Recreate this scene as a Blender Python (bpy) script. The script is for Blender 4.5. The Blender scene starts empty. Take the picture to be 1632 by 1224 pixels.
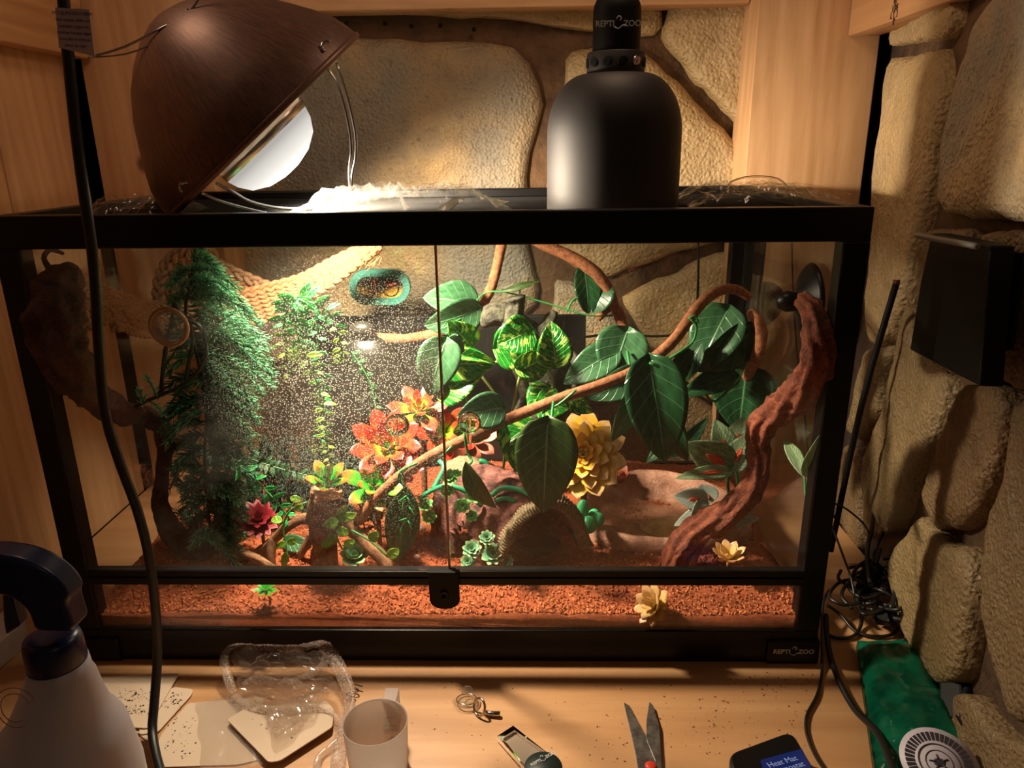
import bpy, math, random
from mathutils import Vector as V, Matrix, noise
random.seed(7)
SC = bpy.context.scene
COL = SC.collection
PI = math.pi
# ---------------------------------------------------------------- camera, light, exposure
F = 1180.0
PITCH, ROLL, YAW = 0.30944, 0.01318, -0.02635
CAM = V((0, -0.77843, 0.614015))
FW = V((math.sin(YAW)*math.cos(PITCH), math.cos(YAW)*math.cos(PITCH), -math.sin(PITCH)))
RT0 = V((math.cos(YAW), -math.sin(YAW), 0)); DN0 = FW.cross(RT0)
RT = RT0*math.cos(ROLL) + DN0*math.sin(ROLL)
DN = -RT0*math.sin(ROLL) + DN0*math.cos(ROLL)
cd = bpy.data.cameras.new('camera'); cam = bpy.data.objects.new('camera', cd); COL.objects.link(cam)
cd.sensor_width = 36; cd.lens = F/1632*36; cd.clip_start = 0.01
cam.matrix_world = Matrix.Translation(CAM) @ Matrix((RT, -DN, -FW)).transposed().to_4x4()
SC.camera = cam
SC.view_settings.view_transform = 'Standard'; SC.view_settings.look = 'None'
SC.view_settings.gamma = 1; SC.view_settings.use_curve_mapping = False
SC.view_settings.exposure = 0.0
SC.cycles.transparent_max_bounces = 32
w = bpy.data.worlds.new('world'); SC.world = w; w.use_nodes = True
w.node_tree.nodes['Background'].inputs[0].default_value = (1.0, .62, .38, 1)
w.node_tree.nodes['Background'].inputs[1].default_value = 0.035
def light(name, kind, loc, energy, color, size=.1, aim=None, parent=None, **kw):
    l = bpy.data.lights.new(name, kind); l.energy = energy; l.color = color
    if kind == 'AREA': l.size = size
    else: l.shadow_soft_size = size
    for k, v in kw.items(): setattr(l, k, v)
    o = bpy.data.objects.new(name, l); COL.objects.link(o); o.location = loc
    if aim is not None: o.rotation_euler = (V(aim)-V(loc)).to_track_quat('-Z', 'Y').to_euler()
    return o
# dim warm lights out of view
light('warm_fill', 'POINT', (0.10, 0.12, 1.02), 2.4, (1.0, .68, .44), .06)  # added fill that brightens the back wall and posts
light('upper_left_bulb', 'POINT', (-0.47, 0.04, 0.95), 1.25, (1.0, .64, .42), .05)
light('right_fill', 'POINT', (0.15, -0.9, 1.25), 0.45, (1.0, .76, .58), .08)  # added front fill, no such lamp known on the right

# ---------------------------------------------------------------- projections used to read positions off the view
def ray(px, py): return FW + RT*((px-816)/F) + DN*((py-612)/F)
def at(px, py, Y): d = ray(px, py); return CAM + d*((Y-CAM.y)/d.y)
def ati(px, py, Y, mg=.014):                 # the same, kept inside the tank's side glass
    p = at(px, py, Y)
    if p.x > .339-mg: p = atx(px, py, .339-mg)
    if p.x < -.557+mg: p = atx(px, py, -.557+mg)
    return p
def on(px, py, z=0.0): d = ray(px, py); return CAM + d*((z-CAM.z)/d.z)
def atx(px, py, X): d = ray(px, py); return CAM + d*((X-CAM.x)/d.x)
def S(n, p): return n*((p-CAM).dot(FW))/F          # a length of n pixels at the distance of p
def nz(p, s=1.0, seed=0): return noise.noise(V((p[0]*s+seed*7.1, p[1]*s+seed*3.3, p[2]*s)))

# ---------------------------------------------------------------- objects
def tag(o, label=None, cat=None, group=None, kind=None):
    if label: o['label'] = label
    if cat: o['category'] = cat
    if group: o['group'] = group
    if kind: o['kind'] = kind
    return o
def thing(name, label, cat, loc=(0, 0, 0), group=None):
    o = bpy.data.objects.new(name, None); COL.objects.link(o); o.location = loc; o.empty_display_size = .02
    return tag(o, label, cat, group)
def wloc(o):
    p = V((0, 0, 0))
    while o: p += o.location; o = o.parent
    return p
class MB:
    def __init__(s): s.v = []; s.f = []; s.uv = []
    def add(s, vs, fs, uvs=None):
        n = len(s.v); s.v += [V(p) for p in vs]; s.uv += (uvs or [(0, 0)]*len(vs))
        s.f += [tuple(i+n for i in f) for f in fs]; return s
    def mesh(s, name, off=V((0, 0, 0)), smooth=True):
        m = bpy.data.meshes.new(name); m.from_pydata([tuple(p-off) for p in s.v], [], s.f)
        u = m.uv_layers.new(name='UVMap')
        for l in m.loops: u.data[l.index].uv = s.uv[l.vertex_index]
        if smooth: m.shade_smooth()
        m.validate(); return m
    def build(s, name, mat, parent=None, label=None, kind=None, smooth=True, loc=None, bevel=0, solid=0, sub=0, auto=None):
        off = wloc(parent) if parent else V((0, 0, 0))
        if loc is not None: off = off*0+V(loc)
        o = bpy.data.objects.new(name, s.mesh(name, off, smooth)); COL.objects.link(o)
        if loc is not None: o.location = V(loc)-(wloc(parent) if parent else V((0, 0, 0)))
        o.data.materials.append(mat)
        if parent: o.parent = parent
        if solid: md = o.modifiers.new('s', 'SOLIDIFY'); md.thickness = solid; md.offset = 0
        if bevel: md = o.modifiers.new('b', 'BEVEL'); md.width = bevel; md.segments = 2; md.limit_method = 'ANGLE'
        if sub: md = o.modifiers.new('u', 'SUBSURF'); md.levels = sub; md.render_levels = sub
        return tag(o, label, None, None, kind)
    # shapes
    def box(s, a, b, M=None):
        P = [V((x, y, z)) for z in (a[2], b[2]) for y in (a[1], b[1]) for x in (a[0], b[0])]
        if M: P = [M @ p for p in P]
        return s.add(P, [(0, 2, 3, 1), (4, 5, 7, 6), (0, 1, 5, 4), (2, 6, 7, 3), (0, 4, 6, 2), (1, 3, 7, 5)])
    def tube(s, pts, r, n=10, cap=True, fn=None, smooth=3):
        if smooth: pts, r = spline(pts, r, smooth)
        elif not hasattr(r, '__len__'): r = [r]*len(pts)
        m = len(pts); T = []
        for i in range(m): T.append((pts[min(i+1, m-1)]-pts[max(i-1, 0)]).normalized())
        N = T[0].orthogonal().normalized(); vs = []; uv = []; L = 0
        for i in range(m):
            N = (N - T[i]*N.dot(T[i])).normalized(); B = T[i].cross(N)
            if i: L += (pts[i]-pts[i-1]).length
            for k in range(n):
                a = 2*PI*k/n; rr = r[i]*(fn(L, a, i/(m-1)) if fn else 1)
                vs.append(pts[i]+(N*math.cos(a)+B*math.sin(a))*rr); uv.append((k/n, L))
        fs = [(i*n+k, i*n+(k+1) % n, (i+1)*n+(k+1) % n, (i+1)*n+k) for i in range(m-1) for k in range(n)]
        if cap: fs += [tuple(range(n-1, -1, -1)), tuple((m-1)*n+k for k in range(n))]
        return s.add(vs, fs, uv)
    def lathe(s, prof, M=None, n=40, cap=(True, True)):
        vs = []; uv = []
        for j, (r, z) in enumerate(prof):
            for k in range(n):
                a = 2*PI*k/n; p = V((r*math.cos(a), r*math.sin(a), z)); vs.append(M @ p if M else p); uv.append((k/n, j/len(prof)))
        m = len(prof)
        fs = [(i*n+k, i*n+(k+1) % n, (i+1)*n+(k+1) % n, (i+1)*n+k) for i in range(m-1) for k in range(n)]
        if cap[0]: fs.append(tuple(range(n-1, -1, -1)))
        if cap[1]: fs.append(tuple((m-1)*n+k for k in range(n)))
        return s.add(vs, fs, uv)
    def prism(s, pts, d):                    # polygon (3D points) pushed along vector d
        n = len(pts); d = V(d); vs = [V(p) for p in pts]+[V(p)+d for p in pts]
        fs = [tuple(range(n-1, -1, -1)), tuple(range(n, 2*n))]+[(i, (i+1) % n, n+(i+1) % n, n+i) for i in range(n)]
        nn = V((0, 0, 0))
        for i in range(n): nn += vs[i].cross(vs[(i+1) % n])
        if nn.dot(d) < 0: fs = [f[::-1] for f in fs]
        return s.add(vs, fs)
    def torus(s, M, R, r, n=32, m=10):
        vs = []
        for i in range(n):
            a = 2*PI*i/n
            for k in range(m):
                b = 2*PI*k/m; vs.append(M @ V(((R+r*math.cos(b))*math.cos(a), (R+r*math.cos(b))*math.sin(a), r*math.sin(b))))
        return s.add(vs, [(i*m+k, ((i+1) % n)*m+k, ((i+1) % n)*m+(k+1) % m, i*m+(k+1) % m) for i in range(n) for k in range(m)])
    def grid(s, fn, nu, nv, u0=0, u1=1, v0=0, v1=1):
        vs = []; uv = []
        for j in range(nv+1):
            for i in range(nu+1):
                u = u0+(u1-u0)*i/nu; v = v0+(v1-v0)*j/nv; vs.append(fn(u, v)); uv.append((u, v))
        return s.add(vs, [(j*(nu+1)+i, j*(nu+1)+i+1, (j+1)*(nu+1)+i+1, (j+1)*(nu+1)+i) for j in range(nv) for i in range(nu)], uv)
    def ell(s, c, r, M=None, n=14, m=9, fn=None):
        prof = []
        vs = []
        for j in range(m+1):
            t = PI*j/m
            for k in range(n):
                a = 2*PI*k/n; p = V((r[0]*math.sin(t)*math.cos(a), r[1]*math.sin(t)*math.sin(a), -r[2]*math.cos(t)))
                if fn: p = p*fn(p)
                if M: p = M @ p
                vs.append(V(c)+p)
        return s.add(vs, [(j*n+k, j*n+(k+1) % n, (j+1)*n+(k+1) % n, (j+1)*n+k) for j in range(m) for k in range(n)])
def spline(pts, r, k=3):
    pts = [V(p) for p in pts]; n = len(pts)
    if not hasattr(r, '__len__'): r = [r]*n
    if n < 3 or k < 2: return pts, list(r)
    P = []; R = []
    for i in range(n-1):
        a, b, c, d = pts[max(i-1, 0)], pts[i], pts[i+1], pts[min(i+2, n-1)]
        for j in range(k):
            t = j/k
            P.append(.5*((2*b)+(c-a)*t+(2*a-5*b+4*c-d)*t*t+(3*b-a-3*c+d)*t**3)); R.append(r[i]*(1-t)+r[i+1]*t)
    P.append(pts[-1]); R.append(r[-1]); return P, R
def frame(o, z, x=None):                     # matrix with local z along z
    z = V(z).normalized(); x = V(x) if x is not None else z.orthogonal()
    x = (x-z*x.dot(z)).normalized(); y = z.cross(x)
    return Matrix.Translation(V(o)) @ Matrix((x, y, z)).transposed().to_4x4()
def text(s, size, M, mat, parent, name='lettering', depth=.0002, align='CENTER', bold=0, label=None):
    c = bpy.data.curves.new('t', 'FONT'); c.body = s; c.size = size; c.extrude = depth; c.align_x = align; c.align_y = 'CENTER'; c.resolution_u = 3
    c.offset = bold
    t = bpy.data.objects.new('t', c); COL.objects.link(t); bpy.context.view_layer.update()
    m = bpy.data.meshes.new_from_object(t.evaluated_get(bpy.context.evaluated_depsgraph_get()))
    bpy.data.objects.remove(t); m.transform(Matrix.Translation(-wloc(parent)) @ M)
    o = bpy.data.objects.new(name, m); COL.objects.link(o); m.materials.clear(); m.materials.append(mat); o.parent = parent
    return tag(o, label)

# ---------------------------------------------------------------- materials
def srgb(h):
    c = [int(h[i:i+2], 16)/255 for i in (0, 2, 4)]
    return tuple([(x/12.92 if x < .04045 else ((x+.055)/1.055)**2.4) for x in c]+[1])
class NT:
    def __init__(s, name):
        s.m = bpy.data.materials.new(name); s.m.use_nodes = True; s.t = s.m.node_tree; s.b = s.t.nodes['Principled BSDF']; s.out = s.t.nodes['Material Output']
    def n(s, t, **k):
        x = s.t.nodes.new(t)
        for a, b in k.items():
            if a.startswith('i_'):
                key = a[2:]; key = int(key) if key.isdigit() else key.replace('_', ' ')
                s.set(x.inputs[key], b)
            else: setattr(x, a, b)
        return x
    def set(s, sock, v):
        if isinstance(v, bpy.types.NodeSocket): s.t.links.new(v, sock)
        elif isinstance(v, tuple) and len(v) == 3 and sock.type == 'RGBA': sock.default_value = v+(1,)
        else: sock.default_value = v
    def B(s, **k):
        for a, b in k.items(): s.set(s.b.inputs[a.replace('_', ' ')], b)
        return s
    def co(s, kind='Object', scale=(1, 1, 1), rot=(0, 0, 0)):
        tc = s.n('ShaderNodeTexCoord'); mp = s.n('ShaderNodeMapping'); s.t.links.new(tc.outputs[kind], mp.inputs[0])
        mp.inputs['Scale'].default_value = scale; mp.inputs['Rotation'].default_value = rot; return mp.outputs[0]
    def noise(s, sc, det=4, rough=.55, co=None, dist=0):
        x = s.n('ShaderNodeTexNoise', i_Scale=sc, i_Detail=det, i_Roughness=rough, i_Distortion=dist)
        s.t.links.new(co if co is not None else s.co(), x.inputs['Vector']); return x.outputs['Fac']
    def ramp(s, fac, stops, interp='LINEAR'):
        x = s.n('ShaderNodeValToRGB'); s.set(x.inputs[0], fac); e = x.color_ramp.elements; x.color_ramp.interpolation = interp
        while len(e) < len(stops): e.new(.5)
        for i, (p, c) in enumerate(stops):
            e[i].position = p
            e[i].color = srgb(c) if isinstance(c, str) else (c if hasattr(c, '__len__') else (c, c, c, 1))
        return x.outputs[0]
    def mix(s, f, a, b, mode='MIX'):
        x = s.n('ShaderNodeMix', data_type='RGBA', blend_type=mode)
        s.set(x.inputs[0], f); s.set(x.inputs[6], a); s.set(x.inputs[7], b); return x.outputs[2]
    def math(s, op, a, b=0.0, c=None, clamp=False):
        x = s.n('ShaderNodeMath', operation=op, use_clamp=clamp); s.set(x.inputs[0], a); s.set(x.inputs[1], b)
        if c is not None: s.set(x.inputs[2], c)
        return x.outputs[0]
    def bump(s, h, st=.5, dist=.002, nrm=None):
        x = s.n('ShaderNodeBump', i_Strength=st, i_Distance=dist, i_Height=h)
        if nrm is not None: s.set(x.inputs['Normal'], nrm)
        return x.outputs[0]
def plain(name, c, rough=.5, metal=0, **k):
    t = NT(name); t.B(Base_Color=srgb(c) if isinstance(c, str) else c, Roughness=rough, Metallic=metal, **k); return t.m
def mottled(name, c1, c2, sc=30, rough=.7, bst=.6, bd=.002, bsc=None, lo=.35, hi=.65, metal=0, co=None, **k):
    t = NT(name); f = t.noise(sc, 5, .6)
    t.B(Base_Color=t.ramp(f, [(lo, c1), (hi, c2)]), Roughness=rough, Metallic=metal, Normal=t.bump(t.noise(bsc or sc*3, 6, .65), bst, bd), **k); return t.m
def wood(name, c1, c2, axis=2, sc=26, rough=.55, knots=True):
    t = NT(name); s = [1, 1, 1]; s[axis] = .07
    co = t.co(scale=tuple(s)); n1 = t.noise(sc, 5, .6, co, 1.2)
    wv = t.n('ShaderNodeTexWave', i_Scale=sc*.9, i_Distortion=7.0, i_Detail=3.0, i_Vector=co, bands_direction='DIAGONAL').outputs['Fac']
    c = t.mix(.22, t.ramp(n1, [(.3, c1), (.7, c2)]), t.ramp(wv, [(0, c1), (1, c2)]))
    if knots:
        s2 = [9, 9, 9]; s2[axis] = 5.5
        vo = t.n('ShaderNodeTexVoronoi', i_Scale=1.0, i_Vector=t.co(scale=tuple(s2))).outputs['Distance']
        c = t.mix(t.ramp(vo, [(.045, .9), (.10, 0.0)]), c, srgb('5a3418'))
    t.B(Base_Color=c, Roughness=rough, Normal=t.bump(n1, .25, .001)); return t.m
def stone(name, c1, c2, c3, sc=9, gloss=.22, bd=.010):
    t = NT(name); a = t.noise(sc, 6, .62, None, .5); b = t.noise(sc*.45, 3, .5); c = t.noise(sc*14, 4, .7)
    col = t.mix(t.ramp(b, [(.42, 0.0), (.62, 1.0)]), t.ramp(a, [(.3, c1), (.7, c2)]), srgb(c3))
    col = t.mix(t.ramp(c, [(.25, .55), (.42, 0.0)]), col, srgb('3c2a18'))
    pit = t.n('ShaderNodeTexVoronoi', i_Scale=sc*26, feature='SMOOTH_F1', i_Vector=t.co()).outputs['Distance']
    h = t.math('ADD', t.math('MULTIPLY', a, .9), t.math('ADD', t.math('MULTIPLY', c, .35), t.math('MULTIPLY', pit, .30)))
    t.B(Base_Color=col, Roughness=t.ramp(c, [(.3, .75), (.7, gloss)]), Normal=t.bump(h, 1.0, bd)); return t.m
def glassy(name, tint=(1, 1, 1, 1), rough=.02, haze=0.0, hazecol=(.8, .8, .8, 1), ior=1.45, boost=1.0, hazefac=None):
    t = NT(name); t.t.nodes.remove(t.b)
    tr = t.n('ShaderNodeBsdfTransparent', i_Color=tint); gl = t.n('ShaderNodeBsdfGlossy', i_Roughness=rough)
    ge = t.n('ShaderNodeNewGeometry'); dt = t.n('ShaderNodeVectorMath', operation='DOT_PRODUCT', i_0=ge.outputs['Normal'], i_1=ge.outputs['Incoming'])
    f0 = ((ior-1)/(ior+1))**2; x = t.math('POWER', t.math('SUBTRACT', 1.0, t.math('ABSOLUTE', dt.outputs['Value'])), 5.0)
    fr = t.math('MULTIPLY', t.math('MULTIPLY_ADD', x, 1-f0, f0), boost, clamp=True)
    mx = t.n('ShaderNodeMixShader', i_0=fr, i_1=tr.outputs[0], i_2=gl.outputs[0]); last = mx
    if haze or hazefac:
        df = t.n('ShaderNodeBsdfDiffuse', i_Color=hazecol); tl = t.n('ShaderNodeBsdfTranslucent', i_Color=hazecol)
        dd = t.n('ShaderNodeMixShader', i_0=.5, i_1=df.outputs[0], i_2=tl.outputs[0])
        last = t.n('ShaderNodeMixShader', i_0=(hazefac(t) if hazefac else haze), i_1=mx.outputs[0], i_2=dd.outputs[0])
    t.t.links.new(last.outputs[0], t.out.inputs[0]); return t.m
def translucent(t, fac, col):                # mixes a translucent lobe into a leaf material
    tl = t.n('ShaderNodeBsdfTranslucent', i_Color=col); mx = t.n('ShaderNodeMixShader', i_0=fac, i_1=t.b.outputs[0], i_2=tl.outputs[0])
    t.t.links.new(mx.outputs[0], t.out.inputs[0]); return t.m
def leafmat(name, dark, light, vein, patch=None, rough=.35, tl=.25, gloss=.5, nv=9, veinw=.12):
    t = NT(name); uv = t.co('UV'); sp = t.n('ShaderNodeSeparateXYZ', i_0=uv)
    au = t.math('ABSOLUTE', sp.outputs[0])
    ph = t.math('FRACT', t.math('MULTIPLY', t.math('SUBTRACT', sp.outputs[1], t.math('MULTIPLY', au, .28)), float(nv)))
    d = t.math('ABSOLUTE', t.math('SUBTRACT', ph, .5))
    vl = t.ramp(d, [(0, 1.0), (veinw, 0.0)]); mid = t.ramp(au, [(.0, 1.0), (.05, 0.0)])
    base = t.ramp(t.noise(5, 3, .6, uv), [(.3, dark), (.7, light)])
    if patch:
        m = t.n('ShaderNodeCombineXYZ', i_0=sp.outputs[0], i_1=t.math('MULTIPLY', t.math('SUBTRACT', sp.outputs[1], t.math('MULTIPLY', au, .28)), 4.5))
        info = t.n('ShaderNodeObjectInfo').outputs['Random']
        off = t.n('ShaderNodeVectorMath', operation='ADD', i_0=m.outputs[0]); t.set(off.inputs[1], t.n('ShaderNodeCombineXYZ', i_0=t.math('MULTIPLY', info, 9.0), i_1=info, i_2=t.math('MULTIPLY', info, 5.0)).outputs[0])
        pf = t.ramp(t.noise(1.9, 3, .55, off.outputs[0], .3), [(.56, 0.0), (.58, 1.0)])
        base = t.mix(pf, base, srgb(patch))
    base = t.mix(t.math('MULTIPLY', t.math('MAXIMUM', t.math('MULTIPLY', vl, .45), mid), .8), base, srgb(vein))
    t.B(Base_Color=base, Roughness=rough, Normal=t.bump(t.math('MAXIMUM', t.math('MULTIPLY', vl, .7), mid), .5, .0015))
    return translucent(t, tl, base)
def petalmat(name, stops, rough=.35, tl=.2):
    t = NT(name); sp = t.n('ShaderNodeSeparateXYZ', i_0=t.co('UV'))
    f = t.math('ADD', sp.outputs[1], t.math('MULTIPLY', t.math('SUBTRACT', t.noise(14, 3, .6), .5), .25))
    c = t.ramp(f, stops); t.B(Base_Color=c, Roughness=rough); return translucent(t, tl, c)
def bark(name, c1, c2, sc=60, st=1.0, bd=.004, rough=.75, stretch=.15):
    t = NT(name); uv = t.n('ShaderNodeMapping', i_0=t.co('UV'))
    uv.inputs['Scale'].default_value = (sc*.12, sc*stretch*6, 1)
    a = t.noise(1.0, 6, .7, uv.outputs[0], 1.0); b = t.noise(sc*2.5, 4, .7)
    h = t.math('ADD', t.math('MULTIPLY', a, .6), t.math('MULTIPLY', b, .4))
    t.B(Base_Color=t.ramp(h, [(.36, c1), (.62, c2)]), Roughness=rough, Normal=t.bump(h, st, bd)); return t.m

M = {}
M['pine_v'] = wood('pine_upright', 'b98a5c', 'dcb084', 2)
M['pine_y'] = wood('pine_beam', 'b08054', 'd8a878', 1)
M['pine_x'] = wood('pine_crossbeam', 'bc8e60', 'dcb084', 0)
M['ply'] = wood('plywood', 'a8774c', 'cc9c6e', 0, 14, .5, False)
M['stone_gold'] = stone('gold_stone', '8c7450', 'd0ae7a', '868072', 8)
M['stone_pale'] = stone('pale_stone', '94805e', 'c8ae84', 'a88a58', 7)
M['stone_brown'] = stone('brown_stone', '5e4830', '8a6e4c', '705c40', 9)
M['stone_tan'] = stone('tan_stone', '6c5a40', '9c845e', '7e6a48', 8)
M['mortar'] = mottled('mortar', '4a3422', '6e5238', 22, .9, .8, .006)
M['black'] = plain('black_plastic', '050506', .38, 0, Specular_IOR_Level=.3)
M['black_matt'] = plain('matt_black', '080707', .6, 0, Specular_IOR_Level=.25)
M['rubber'] = plain('black_rubber', '0b0908', .45)
M['white'] = plain('white_ink', 'c8c8c8', .5)
M['steel'] = plain('steel', 'b8b4b0', .22, 1)
M['green_wire'] = plain('green_stem', '2c7a3c', .45)
M['dark_wire'] = plain('dark_green_stem', '142a1c', .45)
M['glass'] = glassy('clear_glass', (.985, .992, .985, 1), .015, haze=.005, hazecol=(.75, .72, .65, 1))
M['film'] = glassy('clear_film', (.97, .97, .96, 1), .13, haze=.012, hazecol=(.9, .87, .83, 1), boost=.9)
M['clear'] = plain('clear_acrylic', 'f2f4f2', .04, 0, Transmission_Weight=1.0, IOR=1.42)
M['clearthin'] = glassy('thin_clear_plastic', (.96, .97, .96, 1), .06, haze=.03, hazecol=(.9, .9, .9, 1), boost=1.6)
# ================================================================ THE SETTING
def wallpt(px, py): return at(px, py, .605)
def rwx(y): return .475+.17*y
def rwall(px, py):
    d = ray(px, py); t = (.475+.17*CAM.y-CAM.x)/(d.x-.17*d.y); return CAM+d*t
bw = MB().box((-.95, .612, -.1), (.75, .66, 1.1)).build('wall_back', M['mortar'], kind='structure')
rw = MB().prism([(rwx(.62)+.012, .62, -.1), (rwx(.62)+.06, .62, -.1), (rwx(-.9)+.06, -.9, -.1), (rwx(-.9)+.012, -.9, -.1)], (0, 0, 1.2)).build('wall_right', M['mortar'], kind='structure')
def stone_piece(poly, proj, nrm, thick, mat, parent, seed, label=None, rough=.004):
    P = [proj(*p) for p in poly]; c = sum(P, V())/len(P); n = len(P)
    K = 56; seg = []
    per = [(P[(i+1) % n]-P[i]).length for i in range(n)]; tot = sum(per)
    for k in range(K):
        d = tot*k/K; i = 0
        while d > per[i]: d -= per[i]; i += 1
        seg.append(P[i].lerp(P[(i+1) % n], d/per[i]))
    # soften the corners
    for _ in range(1): seg = [(seg[k-1]+seg[k]*2+seg[(k+1) % K])/4 for k in range(K)]
    Rn = 14; vs = []; nrm = V(nrm).normalized()
    for j in range(Rn+1):
        t = 1-(j/Rn)**1.5
        for k in range(K):
            p = c+(seg[k]-c)*t
            h = thick*(1-(t**16))+rough*(.7*nz(p, 6, seed)+.5*nz(p, 22, seed)+.4*nz(p, 60, seed))*(1 if j else 0)
            p = p+(seg[k]-c).normalized()*(.006*nz(p, 30, seed+3)+.004*nz(p, 75, seed+3))*t
            vs.append(p+nrm*(h if j else -.02))
    m = MB().add(vs, [(j*K+k, j*K+(k+1) % K, (j+1)*K+(k+1) % K, (j+1)*K+k) for j in range(Rn) for k in range(K)])
    a, b = m.v[0]-m.v[K*3], m.v[1]-m.v[K*3]
    if (m.v[K*3+1]-m.v[K*3]).cross(m.v[K*4]-m.v[K*3]).dot(nrm) < 0: m.f = [f[::-1] for f in m.f]
    return m.build('stone', mat, parent, label)
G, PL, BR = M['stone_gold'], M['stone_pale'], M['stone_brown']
for i, (poly, mt, th) in enumerate([
    ([(420, 2), (640, -40), (1060, -40), (1060, 62), (900, 46), (820, 30), (700, 26), (560, 18), (430, 14)], PL, .010),
    ([(330, 60), (500, 52), (560, 54), (690, 66), (815, 62), (866, 112), (866, 170), (850, 240), (842, 300), (842, 400), (868, 490), (740, 560), (560, 580), (330, 580)], G, .022),
    ([(905, 72), (1020, 74), (1090, 140), (1170, 222), (1200, 250), (1200, 380), (1100, 395), (965, 448), (905, 425), (868, 395), (868, 300), (893, 180), (900, 110)], PL, .022),
    ([(1052, 62), (1080, -30), (1260, -30), (1260, 270), (1180, 205), (1105, 130)], PL, .024),
    ([(1140, 402), (1240, 392), (1240, 660), (1130, 640), (1040, 560), (985, 478), (1010, 462), (1080, 432)], PL, .018),
    ([(885, 440), (955, 462), (1010, 545), (1000, 620), (900, 640), (760, 600), (800, 560), (880, 500)], G, .02),
    ([(330, 600), (560, 596), (740, 575), (830, 640), (800, 740), (330, 740)], BR, .016),
    ([(850, 660), (1010, 640), (1045, 580), (1150, 660), (1240, 680), (1240, 800), (850, 790)], BR, .016),
    ([(330, 760), (800, 760), (830, 790), (1240, 815), (1240, 1010), (330, 1010)], BR, .014)]):
    stone_piece(poly, wallpt, (0, -1, 0), th, mt, bw, i, rough=.006)
rn = V((-1, .17, 0))
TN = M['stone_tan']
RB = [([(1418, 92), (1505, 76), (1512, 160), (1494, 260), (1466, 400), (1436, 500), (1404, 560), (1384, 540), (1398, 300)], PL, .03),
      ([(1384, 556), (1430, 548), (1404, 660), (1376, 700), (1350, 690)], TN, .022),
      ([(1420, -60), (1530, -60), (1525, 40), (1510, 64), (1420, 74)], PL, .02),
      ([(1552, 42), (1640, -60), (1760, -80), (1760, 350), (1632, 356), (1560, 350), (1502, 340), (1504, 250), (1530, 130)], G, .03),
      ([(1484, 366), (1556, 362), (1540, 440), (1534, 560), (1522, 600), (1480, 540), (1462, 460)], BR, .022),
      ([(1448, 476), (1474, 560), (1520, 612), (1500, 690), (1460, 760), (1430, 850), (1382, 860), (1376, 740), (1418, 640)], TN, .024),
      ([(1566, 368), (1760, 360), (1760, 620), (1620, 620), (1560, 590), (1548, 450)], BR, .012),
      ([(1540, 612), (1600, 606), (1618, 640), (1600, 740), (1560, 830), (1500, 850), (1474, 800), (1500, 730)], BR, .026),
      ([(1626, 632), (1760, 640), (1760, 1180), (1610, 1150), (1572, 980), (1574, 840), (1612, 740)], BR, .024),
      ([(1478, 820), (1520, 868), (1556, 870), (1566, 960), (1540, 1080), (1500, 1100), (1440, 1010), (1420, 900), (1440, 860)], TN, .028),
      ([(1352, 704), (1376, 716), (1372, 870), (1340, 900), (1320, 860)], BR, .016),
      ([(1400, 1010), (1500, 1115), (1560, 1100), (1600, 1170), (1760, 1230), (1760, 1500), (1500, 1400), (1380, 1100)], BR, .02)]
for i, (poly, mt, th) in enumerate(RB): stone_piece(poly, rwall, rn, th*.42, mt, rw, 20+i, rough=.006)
# wooden uprights, beams and the plank side of the shelf
MB().box((-.722, .5, -.1), (-.528, .6, 1.0)).build('trim_1', M['pine_v'], kind='structure', bevel=.002)
MB().box((.356, .5, -.1), (.549, .6, 1.0)).build('trim_2', M['pine_v'], kind='structure', bevel=.002)
MB().box((-.526, .545, .829), (.354, .6, .92)).build('trim_3', M['pine_x'], kind='structure', bevel=.002)
MB().box((.497, -.6, .772), (.545, .497, .90)).build('trim_4', M['pine_y'], kind='structure', bevel=.002)
MB().box((-.735, -.6, .757), (-.700, .49, .90)).build('trim_5', M['pine_y'], kind='structure', bevel=.002)
wl = MB().box((-.80, -.9, -.1), (-.775, .62, 1.0)).build('wall_left', M['black_matt'], kind='structure')
for k, (y0, y1) in enumerate([(.29, .488), (.088, .286), (-.115, .084), (-.318, -.119), (-.60, -.322)]):
    MB().box((-.775, y0, -.0), (-.737, y1, .90)).build('plank', M['pine_v'], wl, bevel=.0015)
# painted lumber stamps on the right beam
st = bpy.data.objects['trim_4']
for i, s in enumerate(['®', '108', 'LT.1', 'II']):
    p = atx(1427-i, 2+11*i, .4966)
    text(s, .0125, frame(p, (-1, 0, 0), (0, -1, 0)), M['black_matt'], st, 'ink_stamp')
# small nail holes left in the mortar strip
for k, (px, py) in enumerate([(552, 37), (614, 38), (656, 42), (702, 41), (756, 47)]):
    p = at(px, py, .592); MB().lathe([(.0005, 0), (.0035, .001), (.004, .004)], frame(p+V((0, .002, 0)), (0, -1, 0)), 10).build('nail_hole', M['black_matt'], bw)

# workbench
tb = thing('workbench', 'pale plywood workbench top under the terrarium', 'table', (0, 0, -.02))
MB().box((-.735, -.75, -.02), (.52, .6, 0)).build('tabletop', M['ply'], tb, bevel=.001)

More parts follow.
